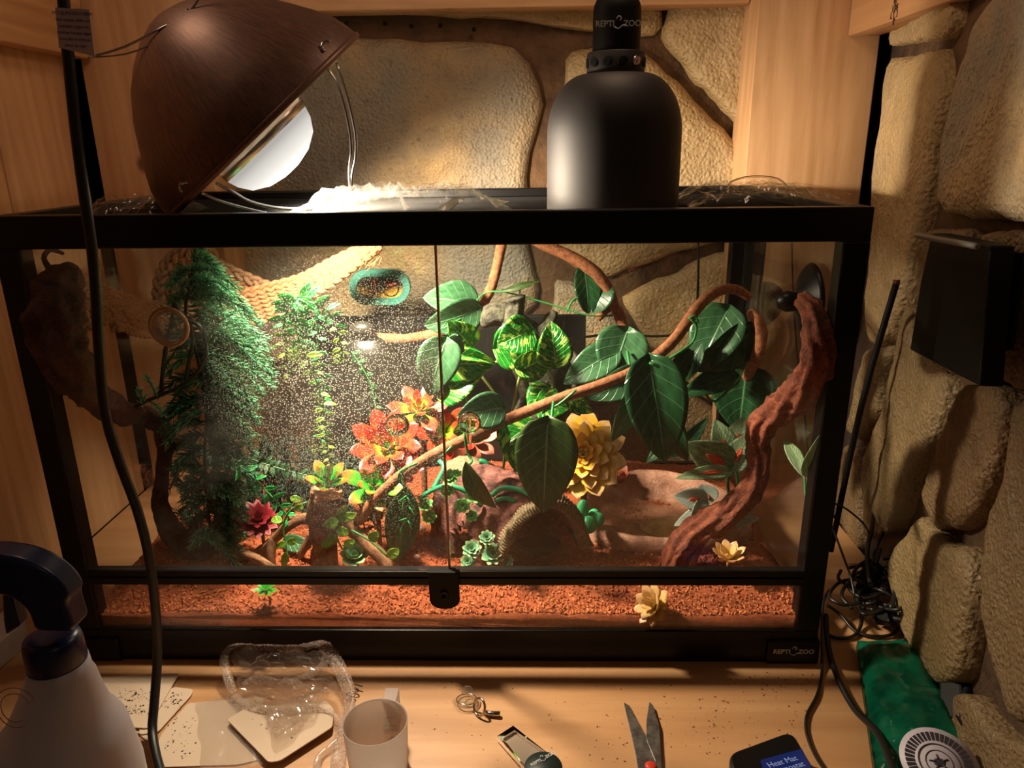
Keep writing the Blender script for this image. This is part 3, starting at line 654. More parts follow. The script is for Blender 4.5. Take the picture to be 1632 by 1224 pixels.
sm_ = MB().box((at(1184, 400, .43).x, .418, at(1200, 470, .43).z), (at(1217, 400, .43).x, .436, .516)).box((at(1176, 392, .43).x, .415, .505), (at(1222, 392, .43).x, .438, .517)).build('cable_duct', M['black_matt'], bevel=.002, smooth=False)
tag(sm_, 'black vertical duct in the right rear corner under the top frame', 'duct')
for k in range(3):
    x = at(1194+6*k, 400, .41).x; MB().tube([V((x, .4165, .505)), V((x, .4165, .46))], .0009, 6).build('wire', M['rubber'], sm_)

# dark log at the left
lg = thing('grapewood_branch', 'thick dark grapewood branch in the left end of the tank', 'branch', so(300, 880))
stem([(120, 428, .26), (104, 444, .26), (94, 470, .25), (88, 510, .24), (96, 556, .22), (118, 596, .20), (150, 632, .18), (190, 655, .16), (226, 664, .15)], [8, 26, 36, 38, 36, 30, 26, 22, 14], 'darkbark', lg, 'trunk', 26, groove(7, 1, .2), sm=8)
stem([(82, 432, .27), (70, 412, .28), (80, 398, .28), (100, 404, .28)], [6, 4, 4, 3], 'darkbark', lg, 'twig', 8)
lg2 = thing('grapewood_branch', 'slender dark branch arching down behind the pine sprig to the substrate', 'branch', so(300, 880))
stem([(226, 662, .16), (252, 676, .15), (264, 710, .15), (258, 760, .15), (256, 800, .15), (268, 836, .15), (300, 872, .14), (345, 892, .13), (400, 902, .12)], [15, 15, 12, 10, 12, 17, 20, 15, 8], 'darkbark', lg2, 'trunk', 26, groove(5, 1, .2), sm=8)

# woven seagrass hammock: plaited ropes side by side
M['grass1'] = bark('seagrass', '86502e', 'c08454', 260, .8, .0015, .7)
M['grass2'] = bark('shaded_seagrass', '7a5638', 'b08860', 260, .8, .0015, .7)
hm = thing('seagrass_hammock', 'plaited tan seagrass hammock strung across the upper left', 'hammock', at(300, 500, .3))
def braid(pts, rpx, parent, mat, ph=0):
    P, _ = spline([ati(*p) for p in pts], 0, 10); r = S(rpx, P[0]); m = MB(); n = len(P)
    L = [0]
    for i in range(1, n): L.append(L[-1]+(P[i]-P[i-1]).length)
    for k in range(3):
        Q = []
        for i in range(n):
            T = (P[min(i+1, n-1)]-P[max(i-1, 0)]).normalized(); v = (CAM-P[i]).normalized(); sd = T.cross(v).normalized(); nn = sd.cross(T)
            a = L[i]/(r*9)*2*PI+k*2*PI/3+ph
            Q.append(P[i]+sd*(math.sin(a)*r*1.2)+nn*(math.sin(2*a)*r*.65))
        m.tube(Q, r*.82, 6, smooth=0)
    return m.build('plait', M[mat], parent)
for k in range(7):
    f = k/6
    a = [(92, 432+f*10, .27), (140, 448+f*38, .27), (200, 474+f*50, .26), (262, 486+f*48, .26), (330, 478+f*42, .27)]
    b = [(330, 462+f*50, .28), (380, 470+f*42, .29), (430, 458+f*46, .30), (480, 444+f*34, .31), (530, 418+f*30, .32), (572, 398+f*18, .33), (606, 384+f*8, .34)]
    braid(a, 5.2, hm, 'grass2', k); braid([(x, y, d) for x, y, d in b], 5.0, hm, 'grass1', k*1.7)
for k in range(3):
    braid([(252+k*16, 486, .30), (254+k*16, 450, .30), (268+k*16, 418, .31), (290+k*12, 402, .32), (320+k*8, 404, .33), (352, 424+k*12, .33), (400, 446+k*14, .33), (440, 462+k*10, .33)], 5.4, hm, 'grass1' if k else 'grass2', k)
for k in range(9): braid([(105+k*22, 490+(k % 3)*10, .265), (112+k*22, 506, .262), (120+k*22, 520+(k % 2)*8, .262)], 4.2, hm, 'grass2', k)
# free straw ends of the plait
m = MB()
for k in range(26):
    x, y = random.uniform(560, 612), random.uniform(392, 420); m.tube([at(x, y, .33), at(x-random.uniform(5, 16), y+random.uniform(6, 18), .325)], .0006, 4)
m.build('straw', M['grass1'], hm, kind='stuff')
# clear suction cup holding the hammock hook
rg = thing('suction_cup', 'clear suction cup ringed in tan beside the pine sprig', 'suction cup', at(266, 520, .02))
p = at(268, 522, .010)
MB().torus(frame(p+V((0, .002, 0)), (0, 1, 0)), S(30, p), .0022, 36).torus(frame(p+V((0, .006, 0)), (0, 1, 0)), S(25, p), .0014, 36).build('cup_rim', plain('tan_rim', 'a8744a', .3), rg)
MB().lathe([(S(27, p), 0), (S(20, p), .005), (S(9, p), .008), (S(7, p), .016), (0, .017)], frame(p, (0, 1, 0)), 28, (True, False)).build('cup', M['clearthin'], rg)

# artificial pine sprig
M['needle'] = petalmat('lit_pine_needle', [(0, '2a7048'), (.6, '58a878'), (1, 'a8d8a4')], .45, .2)  # paler copy with the light on the upper sprays in its colour
M['moss_shade'] = petalmat('shade_moss_needle', [(0, '0a160c'), (.6, '14281a'), (1, '26442a')], .6, .08)  # dark green holds the left background's shade in its colour
M['needle_shade'] = petalmat('shaded_pine_needle', [(0, '123420'), (.6, '285c3a'), (1, '509468')], .45, .15)  # darker copy, shade put into the colour for lower and left sprays
pn = thing('pine_sprig', 'large hanging artificial pine sprig in the left of the tank', 'plant', so(330, 890))
trk = [(316, 392, .16), (304, 450, .15), (296, 500, .14), (312, 560, .14), (330, 640, .13), (326, 720, .13), (330, 800, .13), (340, 872, .12)]
TP, _ = spline([at(*p) for p in trk], 0, 12)
MB().tube(TP, .0022, 6, smooth=0).build('stem', M['dark_wire'], pn)
def spray(b, t, nn_, L, mat, seed, droop=.0, name='branch', par=None):
    r = random.Random(seed); m = MB(); ax = t-b; mid = (b+t)/2+V((0, 0, .1*ax.length)); P, _ = spline([b, mid, t+V((0, 0, -droop*ax.length))], 0, 8)
    m.tube(P, [.0011]*len(P), 4, smooth=0)
    for i in range(nn_):
        f = .08+.92*(i+r.random())/nn_; k = min(int(f*(len(P)-1)), len(P)-2); p = P[k].lerp(P[k+1], f*(len(P)-1)-k); T = (P[k+1]-P[k]).normalized()
        a = r.uniform(0, 2*PI); o = T.orthogonal().normalized(); o = Matrix.Rotation(a, 3, T) @ o
        d = (T*r.uniform(.75, 1.1)+o*r.uniform(.7, 1.1)).normalized(); l = L*r.uniform(.75, 1.15)*(1.05-.45*f*f); w_ = l*.085
        s1 = d.cross(T).normalized()*w_; s2 = d.cross(s1).normalized()*w_
        q = p+d*l*.6; e = p+d*l+T*l*.12
        m.add([p+s1*.6, p-s1*.6, q+s1, q-s1, q+s2, e], [(0, 1, 3, 2), (2, 3, 5), (3, 4, 5), (4, 2, 5), (1, 0, 4)], [(0, 0), (0, 0), (.5, .6), (.5, .6), (.5, .6), (1, 1)])
    return m.build(name, M[mat], par or pn)
def env(py):
    T = [(395, 302, 330), (430, 285, 352), (460, 262, 392), (500, 262, 428), (560, 252, 446), (600, 246, 444), (640, 236, 424), (700, 246, 408), (760, 262, 412), (800, 280, 402), (850, 296, 396), (890, 310, 384)]
    for i in range(len(T)-1):
        if py <= T[i+1][0]:
            f = (py-T[i][0])/(T[i+1][0]-T[i][0]); return [T[i][j]*(1-f)+T[i+1][j]*f for j in (1, 2)]
    return T[-1][1:]
k = 0
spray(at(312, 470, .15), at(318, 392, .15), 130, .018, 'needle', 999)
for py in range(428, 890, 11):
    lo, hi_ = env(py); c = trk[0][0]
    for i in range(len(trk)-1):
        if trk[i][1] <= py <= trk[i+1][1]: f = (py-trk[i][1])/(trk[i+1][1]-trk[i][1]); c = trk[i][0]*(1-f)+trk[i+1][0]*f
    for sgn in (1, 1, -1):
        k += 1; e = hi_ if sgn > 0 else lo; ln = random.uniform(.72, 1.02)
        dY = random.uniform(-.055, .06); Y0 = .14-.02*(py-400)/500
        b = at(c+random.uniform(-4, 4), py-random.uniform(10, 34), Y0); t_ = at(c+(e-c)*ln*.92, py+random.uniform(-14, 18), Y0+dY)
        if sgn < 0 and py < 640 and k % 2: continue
        spray(b, t_, int(60+70*abs(e-c)/140), .015, 'needle' if py < 600 or (sgn > 0 and py < 660) or k % 4 == 0 else 'needle_shade', k, random.uniform(0, .25))
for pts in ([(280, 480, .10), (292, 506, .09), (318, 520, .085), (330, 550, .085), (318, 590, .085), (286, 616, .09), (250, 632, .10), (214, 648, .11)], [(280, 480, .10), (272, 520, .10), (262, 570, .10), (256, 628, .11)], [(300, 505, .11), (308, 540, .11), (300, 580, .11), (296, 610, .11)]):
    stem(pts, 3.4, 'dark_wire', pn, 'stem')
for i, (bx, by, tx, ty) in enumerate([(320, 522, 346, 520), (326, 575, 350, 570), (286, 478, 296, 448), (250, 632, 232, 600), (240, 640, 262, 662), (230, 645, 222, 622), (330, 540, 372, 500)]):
    spray(at(bx, by, .09), at(tx, ty, .08), 34, .010, 'needle_shade' if i < 3 else 'needle', 500+i)

# hanging fern garlands
def garland(label, pts, s0, s1, mats, n, group=None, nm='fern_garland', base=None):
    P, _ = spline([at(*p) for p in pts], 0, 12); o = thing(nm, label, 'plant', base if base is not None else P[-1], group)
    MB().tube(P, .0011, 6, smooth=0).build('stem', M['green_wire'], o)
    for i in range(n):
        f = (i+.5)/n; k = min(int(f*(len(P)-1)), len(P)-2); p = P[k].lerp(P[k+1], f*(len(P)-1)-k); T = (P[k+1]-P[k]).normalized(); s = s0+(s1-s0)*f; v = (CAM-p).normalized()
        sd = T.cross(v).normalized()*(1 if i % 2 else -1)
        d = (sd*random.uniform(.7, 1)+T*random.uniform(.1, .6)-v*random.uniform(-.5, .4)).normalized(); l = S(s, p)*random.uniform(.8, 1.2)
        nn = (v-d*v.dot(d)).normalized(); nn = Matrix.Rotation(random.uniform(-.7, .7), 3, d) @ nn
        leafmesh(p, p+d*l, l*.42, nn, 'lance', .3, .06, 0, 4, 7).build('leaf', M[mats[0] if f < mats[2] else mats[1]], o, solid=.0004)
    return o
garland('green fern garland hanging in the mist, its longest strand', [(474, 472, .10), (468, 500, .10), (478, 545, .10), (498, 590, .10), (516, 650, .10), (520, 700, .10), (528, 742, .10)], 34, 10, ('fern', 'fernl', .35), 44)
garland('short green fern strand hanging right of the longest fern strand', [(476, 474, .11), (500, 484, .10), (522, 496, .10), (536, 520, .10), (544, 555, .10), (542, 578, .10)], 28, 12, ('fern', 'fernl', .6), 22)
garland('stubby fern strand with broad leaves left of the hanging ferns', [(474, 474, .10), (460, 492, .09), (452, 520, .09), (456, 560, .09), (462, 600, .09)], 30, 14, ('fern', 'fernl', .5), 20)
garland('dull fern strand drooping behind the longest fern strand', [(505, 500, .14), (508, 560, .14), (516, 620, .14), (512, 680, .14), (505, 720, .14)], 18, 12, ('fern', 'fernl', .9), 26)
garland('low fern strand trailing over the dark ground left of the stump', [(372, 742, .10), (400, 758, .10), (424, 782, .10), (446, 806, .10), (462, 828, .10)], 24, 16, ('fern', 'fern', .9), 14)
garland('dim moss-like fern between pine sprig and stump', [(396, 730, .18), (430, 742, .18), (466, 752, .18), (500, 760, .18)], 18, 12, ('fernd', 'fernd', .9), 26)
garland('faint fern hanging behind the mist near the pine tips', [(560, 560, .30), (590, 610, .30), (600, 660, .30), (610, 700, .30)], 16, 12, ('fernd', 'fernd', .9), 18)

# variegated pothos
po = thing('variegated_pothos', 'bright green and yellow variegated pothos in the middle of the tank', 'plant', so(800, 740))
for b, t_, w_, r, lb in [((750, 552, .22), (714, 512, .20), 52, 10, 0), ((700, 578, .20), (790, 578, .20), 62, 15, 0), ((712, 566, .19), (792, 580, .20), 40, -55, 0), ((702, 630, .20), (772, 590, .20), 60, -20, 0),
                          ((846, 528, .20), (792, 552, .18), 66, 8, 0), ((792, 556, .19), (864, 548, .20), 74, 0, 0), ((886, 582, .17), (878, 512, .18), 58, 5, 0), ((826, 590, .17), (882, 560, .18), 56, 30, 0), ((824, 584, .17), (868, 598, .18), 38, -25, 0),
                          ((858, 640, .17), (906, 652, .16), 52, 0, 0), ((876, 618, .19), (846, 660, .17), 54, 30, 0), ((900, 628, .18), (946, 658, .17), 36, 20, 0), ((812, 672, .15), (824, 752, .12), 62, -25, 0), ((852, 676, .15), (804, 708, .13), 56, 25, 0), ((770, 672, .15), (722, 690, .14), 56, -30, 0)]:
    lf(b, t_, w_, 'pothos', po, r)
for pts in ([(800, 760, .24), (806, 700, .22), (796, 640, .22), (760, 590, .22)], [(800, 760, .24), (812, 680, .22), (826, 610, .21), (840, 560, .21)], [(840, 560, .21), (860, 575, .20), (880, 600, .19), (878, 640, .18)], [(880, 600, .19), (882, 640, .18), (860, 690, .15), (830, 690, .15)], [(760, 590, .22), (740, 610, .21), (750, 650, .18), (768, 672, .15)], [(760, 590, .22), (800, 574, .21), (826, 576, .20), (846, 590, .19)]):
    stem(pts, 2.2, plain('pale_stem', '7a8a48', .5), po)
# long-leaved dark garland twined round the vine
ivy = thing('leafy_garland', 'dark green large-leaved garland hanging from the right of the long vine', 'plant', at(1040, 640, .2))
for b, t_, w_, r, mt, sh in [((1036, 578, .15), (1060, 738, .13), 98, -6, 'dleaf', 'heart'), ((1030, 592, .16), (974, 706, .16), 40, -20, 'dleaf2', 'lance'), ((1046, 600, .15), (1096, 738, .15), 56, 30, 'dleaf', 'lance'), ((1080, 690, .18), (1030, 738, .16), 26, 0, 'dleaf2', 'lance'), ((1070, 730, .18), (1130, 664, .18), 26, 10, 'dleaf2', 'lance'),
                              ((1000, 528, .22), (972, 612, .20), 84, 0, 'dleaf2', 'heart'), ((980, 560, .21), (898, 612, .20), 56, 10, 'dleaf2', 'heart'), ((1022, 596, .18), (936, 636, .17), 52, -10, 'dleaf2', 'heart'), ((1160, 495, .28), (1112, 596, .26), 84, 10, 'dleaf2', 'heart'), ((1196, 530, .28), (1100, 590, .25), 70, -30, 'dleaf', 'heart'),
                              ((1120, 545, .24), (1086, 612, .24), 44, 30, 'dleaf', 'lance'), ((1190, 590, .30), (1178, 690, .28), 100, 0, 'dleaf', 'heart'), ((1096, 560, .24), (1064, 610, .24), 38, -30, 'dleaf', 'heart'), ((1170, 600, .26), (1082, 632, .24), 44, 20, 'dleaf', 'heart')]:
    lf(b, t_, w_, mt, ivy, r, sh)
for pts in ([(1100, 508, .18), (1110, 520, .18), (1104, 545, .18), (1085, 560, .17), (1060, 575, .17)], [(1098, 508, .18), (1108, 503, .18), (1112, 515, .18)], [(1035, 578, .145), (1056, 590, .145), (1052, 620, .145)], [(1046, 590, .15), (1030, 610, .15), (1018, 628, .15)], [(1060, 575, .17), (1010, 590, .17), (1000, 560, .2)], [(1180, 600, .25), (1140, 640, .24), (1120, 620, .24)]):
    stem(pts, 2.2, 'green_wire', ivy)
iv2 = thing('leafy_garland', 'thin stemmed garland of green leaves across the upper middle of the stone wall', 'plant', at(800, 470, .33))
for b, t_, w_, r, mt, sh in [((756, 486, .32), (674, 474, .30), 66, 20, 'dleaf2', 'heart'), ((760, 494, .30), (676, 520, .28), 62, -20, 'dleaf2', 'heart'), ((958, 448, .36), (948, 500, .34), 60, 20, 'dleaf', 'round'), ((930, 420, .36), (938, 500, .34), 46, -20, 'dleaf', 'round'), ((800, 464, .33), (858, 448, .33), 12, 0, 'olive', 'lance'), ((710, 545, .14), (684, 632, .12), 70, 10, 'dleaf2', 'heart'), ((712, 548, .15), (740, 560, .15), 50, 20, 'dleaf2', 'heart'), ((700, 600, .13), (706, 640, .14), 30, 10, 'dleaf2', 'lance')]:
    lf(b, t_, w_, mt, iv2, r, sh)
stem([(706, 524, .27), (748, 498, .30), (768, 470, .33), (800, 465, .33), (860, 480, .34), (900, 492, .34), (940, 503, .34), (976, 503, .35)], 1.5, 'green_wire', iv2)
stem([(828, 474, .33), (829, 462, .33), (832, 455, .33)], 1.2, 'green_wire', iv2)
stem([(904, 496, .34), (912, 480, .35), (924, 473, .36)], 2.0, 'green_wire', iv2)
iv3 = thing('leafy_garland', 'front garland with one big olive heart leaf and a dark hanging leaf', 'plant', at(700, 730, .10))
lf((873, 676, .085), (866, 818, .075), 100, 'olive', iv3, 0, 'heart', .12, .05, label='big olive heart-shaped leaf')
lf((648, 774, .09), (634, 900, .08), 56, 'dleaf', iv3, 0, 'lance', .15, .03, label='long dark hanging leaf')
lf((742, 735, .08), (790, 812, .09), 40, 'olive', iv3, 40, 'lance', .3, .1)
lf((800, 650, .11), (728, 664, .10), 60, 'dleaf2', iv3, 0, 'heart', .2, .06)
for pts in ([(740, 690, .105), (745, 720, .105), (752, 735, .10), (745, 742, .09)], [(720, 712, .10), (704, 728, .10)], [(654, 742, .10), (640, 756, .10), (645, 778, .095)], [(665, 738, .10), (638, 752, .10), (636, 770, .10)], [(918, 622, .13), (890, 645, .13), (866, 658, .13), (872, 690, .10)], [(782, 646, .12), (800, 668, .12), (810, 690, .12)], [(882, 640, .12), (878, 676, .09), (875, 700, .085)]):
    stem(pts, 2.2, 'green_wire', iv3)
for (x0, y0), (x1, y1) in (((634, 800), (648, 790)), ((640, 816), (644, 796)), ((652, 808), (662, 822)), ((655, 802), (648, 792)), ((636, 830), (648, 826)), ((650, 830), (656, 842)), ((640, 840), (636, 856))):
    MB().tube([at(x0, y0, .078), at(x1, y1, .078)], .0009, 5).build('broken_vein', M['fern'], iv3)

# rosettes
def petal(wr=.36, th=.10, shape='spoon', cup=.12, nu=6, nv=9):
    f = SH[shape]; m = MB()
    def top(u, v): w_ = f(v)*wr if 0 < v < 1 else 0; return V((v, u*w_, cup*v*v+cup*1.2*(u*u)*w_*2+th*.5*math.sqrt(max(0, 1-u*u))*min(1, w_/wr*1.4)))
    def bot(u, v): w_ = f(v)*wr if 0 < v < 1 else 0; return V((v, -u*w_, cup*v*v+cup*1.2*(u*u)*w_*2-th*.5*math.sqrt(max(0, 1-u*u))*min(1, w_/wr*1.4)))
    m.grid(top, nu, nv, -1, 1); m.grid(bot, nu, nv, -1, 1); return m.mesh('petal')
PET = {'spoon2': petal(.25, .07, 'spoon', .10), 'spoon': petal(.225, .10, 'spoon', .10), 'fat': petal(.30, .30, 'spoon', .18), 'round': petal(.33, .08, 'round', .10), 'lance': petal(.26, .12, 'lance', .15), 'thin': petal(.18, .06, 'lance', .1)}
def rosette(name, label, c, nrm, R, rings, mat, pet='spoon', cat='plant', group=None, parent=None, x=None, pname='petal'):
    o = parent or thing(name, label, cat, c, group); c = V(c); wl_ = wloc(o)
    for (n, l, tilt, ph) in rings:
        for i in range(n):
            a = 2*PI*(i+ph)/n+random.uniform(-.08, .08); tt = math.radians(tilt+random.uniform(-5, 5)); s = R*l*random.uniform(.93, 1.06)
            key = (pet, mat)
            if key not in PM: me = PET[pet].copy(); me.materials.append(M[mat]); PM[key] = me
            p = bpy.data.objects.new(pname, PM[key]); COL.objects.link(p); p.parent = o
            p.matrix_local = Matrix.Translation(c-wl_) @ frame((0, 0, 0), nrm, x) @ Matrix.Rotation(a, 4, 'Z') @ Matrix.Translation((.04*R, 0, .12*R*math.sin(tt))) @ Matrix.Rotation(-tt, 4, 'Y') @ Matrix.Scale(s, 4)
    return o
PM = {}
M['p_or'] = petalmat('orange_petal', [(0, '6abf18'), (.36, '90a820'), (.52, 'b85020'), (.75, 'c03018'), (1, 'c42c1c')], .3, .12)
M['p_gr'] = petalmat('green_orange_petal', [(0, '28b438'), (.5, '38a82c'), (.72, '80902c'), (1, 'c04820')], .3, .15)
M['p_ye'] = petalmat('yellow_petal', [(0, 'a8c810'), (.22, 'd8a810'), (.55, 'ecb420'), (.8, 'f2c040'), (.92, 'f0c890'), (1, 'e89868')], .35, .12)
M['p_red'] = petalmat('red_petal', [(0, '3a0a10'), (.6, '7a1a24'), (1, '8a2430')], .4, .2)
M['p_teal'] = petalmat('teal_petal', [(0, '1c6a48'), (.6, '4ca078'), (1, 'b8c890')], .4, .15)
M['p_cream'] = petalmat('cream_petal', [(0, 'b8a040'), (.5, 'dcb866'), (.8, 'e0c088'), (1, 'e08868')], .4, .25)
M['p_pink'] = petalmat('rust_petal', [(0, '8a3a22'), (1, 'c0684a')], .45, .2)
def cn(p, up=.5, side=0): return (((CAM-p).normalized())*(1-up)+V((side, 0, up))).normalized()
def rs(label, px, py, Y, Rpx, rings, mat, pet='spoon', up=.4, side=0, name='succulent', group=None):
    p = at(px, py, Y); return rosette(name, label, p, cn(p, up, side), S(Rpx, p), rings, mat, pet, group=group)
def footstem(o, px, py, Y, r=4, mat='vine'):
    p = at(px, py, Y); g = V((p.x, p.y+.004, sz(p.x, min(p.y, .44))-.004))
    if p.z-g.z > .006: MB().tube([p-V((0, 0, .002)), (p+g)/2+V((.002, .002, 0)), g], S(r, p), 8).build('stem', M[mat], o)
for lb, px, py, Y, R, rings, mat, pet, up, side, sr in [
    ('orange succulent with lime heart, largest of the orange ones, low at left centre', 618, 714, .17, 62, [(9, 1, 18, 0), (7, .8, 38, .5), (5, .45, 60, .2)], 'p_or', 'spoon', .30, -.05, 5),
    ('green-hearted orange succulent on a stem above the largest orange one', 668, 655, .24, 42, [(6, 1.2, 8, .3), (6, .8, 40, 0), (4, .5, 62, .5)], 'p_or', 'spoon', .5, 0, 5),
    ('orange-red succulent half behind the door edge', 706, 690, .24, 52, [(8, 1, 15, 0), (6, .7, 40, .5)], 'p_or', 'spoon', .25, .15, 5),
    ('small green succulent with orange tips on the stump', 522, 772, .10, 40, [(5, 1, 25, .15), (5, .8, 50, .5), (3, .5, 70, 0)], 'p_gr', 'spoon', .6, 0, 3),
    ('bright green and orange succulent touching the lower end of the long vine', 596, 776, .13, 52, [(6, 1, 15, 0), (6, .7, 40, .5), (4, .45, 62, 0)], 'p_gr', 'spoon', .35, 0, 4),
    ('shaded orange succulent just under the largest orange one', 636, 752, .16, 42, [(7, 1, 20, 0), (5, .6, 45, .5)], 'p_or', 'spoon', .45, 0, 4),
    ('rusty orange succulent behind the resin log under the right door knob', 752, 702, .30, 46, [(8, 1, 12, 0), (6, .7, 35, .5)], 'p_pink', 'spoon', .4, 0, 4),
    ('yellow many-petalled succulent hanging beside the big olive leaf', 930, 725, .20, 66, [(12, 1.05, 4, 0), (11, .90, 13, .5), (10, .74, 24, 0), (9, .58, 36, .5), (7, .42, 50, 0), (5, .26, 68, .5)], 'p_ye', 'spoon2', .16, -.02, 5),
    ('red spiky flower in the shade left of the stump', 412, 832, .12, 36, [(12, 1, 10, 0), (10, .85, 35, .5), (7, .6, 60, 0)], 'p_red', 'lance', .5, 0, 3),
    ('cream and yellow succulent leaning on the front glass', 1046, 966, .016, 36, [(9, 1.0, 20, 0), (8, .9, 45, .5), (6, .7, 65, 0)], 'p_cream', 'spoon', .25, -.7, 2),
    ('lime green star plant low behind the front glass at left', 424, 940, .02, 24, [(7, 1, 10, 0), (5, .7, 40, .5)], 'p_gr', 'thin', .7, 0, 2),
    ('pale brown spiky plant right of the yellow succulent', 988, 772, .30, 28, [(6, 1, 50, 0), (4, .8, 70, .3)], 'p_pink', 'lance', .9, 0, 3),
    ('dim cream succulent in the front right corner by the grapewood', 1160, 895, .08, 34, [(8, 1, 35, 0), (6, .85, 60, .5)], 'p_cream', 'spoon', .8, 0, 2),
    ('grey-green closed rosette beside the right root of the stump', 566, 890, .09, 28, [(8, 1, 30, 0), (7, .85, 50, .5), (6, .6, 68, 0)], 'p_teal', 'round', .5, 0, 2)]:
    o = rs(lb, px, py, Y, R, rings, mat, pet, up, side); footstem(o, px, py, Y, sr)
gp = 'cluster of small green rosettes in front of the resin log'
for i, (px, py, R, lb) in enumerate([(752, 876, 16, 'left'), (776, 858, 13, 'topmost'), (786, 884, 20, 'largest'), (746, 896, 13, 'lowest left, shaded'), (806, 896, 13, 'lowest right')]):
    o = rs('small green rosette at the foot of the resin log, %s of its cluster' % lb, px, py, .085, R, [(9, 1, 10, 0), (8, .8, 32, .5), (6, .55, 55, 0), (4, .3, 75, .5)], 'p_teal', 'round', .35, 0, group=gp); footstem(o, px, py, .085, 2, 'green_wire')
# plump green cactus
M['plump'] = plain('plump_green', '3cb070', .45)
pc = so(936, 842); cc = thing('cactus', 'plump bright green finger cactus between resin log and water bowl', 'plant', pc)
for px, py, Y, rx, rz, rot in [(929, 812, .15, 10, 17, 0), (921, 830, .14, 12, 15, .3), (938, 836, .14, 14, 15, 0), (952, 830, .15, 11, 14, -.4), (912, 814, .16, 9, 15, .5), (946, 820, .16, 9, 10, -.6), (926, 848, .13, 12, 14, 0)]:
    p = at(px, py, Y); a, b = S(rx, p), S(rz, p); MB().ell(p, (a, a, b), Matrix.Rotation(-rot, 3, 'Y').to_4x4(), 16, 12).build('lobe', M['plump'], cc)

# bushy fern made dense and dark to paint the left background's shade
bf = thing('moss_fern', 'bushy moss fern coloured dark for the shade between the pine sprig and the orange succulents', 'plant', so(470, 800))
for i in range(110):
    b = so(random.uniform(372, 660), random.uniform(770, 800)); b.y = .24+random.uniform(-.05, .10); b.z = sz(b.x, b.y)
    t_ = b+V((random.uniform(-.05, .05), random.uniform(-.04, .02), random.uniform(.05, .13))); spray(b, t_, 70, .015, 'moss_shade', 900+i, .1, 'frond', bf)
# caladium and netted plants at the right
ca = thing('caladium', 'pale green caladium with orange-red blotches beside the grapewood branch', 'plant', so(1165, 810))
BL_ = []
for b, t_, w_, r in [((1162, 745, .17), (1094, 706, .16), 62, 0), ((1163, 742, .18), (1140, 668, .20), 52, 20), ((1166, 745, .17), (1196, 690, .18), 44, -10), ((1160, 752, .15), (1076, 762, .11), 26, 25), ((1168, 728, .19), (1186, 664, .22), 48, 0)]:
    l = lf(b, t_, w_, 'cal', ca, r, 'heart', .15, .05)
    b1, t1 = at(*b), at(*t_); c = b1.lerp(t1, .38); v = (CAM-c).normalized(); ax = (t1-b1).normalized(); n = (v-ax*v.dot(ax)).normalized(); n = Matrix.Rotation(math.radians(r), 3, ax) @ n
    nn_ = ax.cross(n).normalized(); off = n*((t1-b1).length*.055)
    leafmesh(b1.lerp(t1, .12)+off*.55, b1.lerp(t1, .58)+off, S(w_*.24, c), n, 'lance', .3, .02, 0, 4, 8).build('blotch', M['redpatch'], l, solid=.0003)
for pts in ([(1162, 745, .17), (1160, 770, .17), (1166, 812, .17)], [(1168, 735, .19), (1176, 770, .18), (1170, 812, .17)], [(1160, 752, .15), (1160, 780, .16), (1165, 812, .17)]): stem(pts, 2.4, 'green_wire', ca)
ft = thing('nerve_plant', 'white-veined nerve plant with orange spots at the rim of the water bowl', 'plant', so(1150, 835))
for b, t_, w_, r in [((1124, 800, .17), (1074, 790, .16), 38, 10), ((1124, 806, .17), (1100, 832, .13), 34, -15), ((1130, 800, .18), (1118, 772, .20), 40, 0), ((1150, 830, .16), (1210, 826, .12), 34, -10), ((1130, 812, .16), (1074, 838, .14), 26, 15)]:
    l = lf(b, t_, w_, 'fit', ft, r, 'heart', .2, .05); b1, t1 = at(*b), at(*t_); v = (CAM-b1).normalized()
    c = b1.lerp(t1, .35)+v*.004; MB().ell(c, (S(10, c), .0015, S(5, c)), frame((0, 0, 0), (0, 0, 1), t1-b1), 10, 6).build('spot', M['redpatch'], l)
stem([(1124, 802, .17), (1138, 815, .17), (1150, 838, .165)], 2, 'green_wire', ft)
stem([(1150, 830, .16), (1150, 838, .165), (1152, 846, .165)], 2, 'green_wire', ft)
rf = thing('broadleaf_plant', 'pale broad-leaved plant pressed to the right side glass', 'plant', so(1290, 800))
for b, t_, w_ in [((1280, 760, .28), (1250, 700, .26), 24), ((1282, 760, .28), (1310, 690, .26), 30)]: lf(b, t_, w_, 'cal', rf, 20, 'lance')
stem([(1282, 755, .28), (1284, 790, .28), (1288, 815, .28)], 2, 'green_wire', rf)
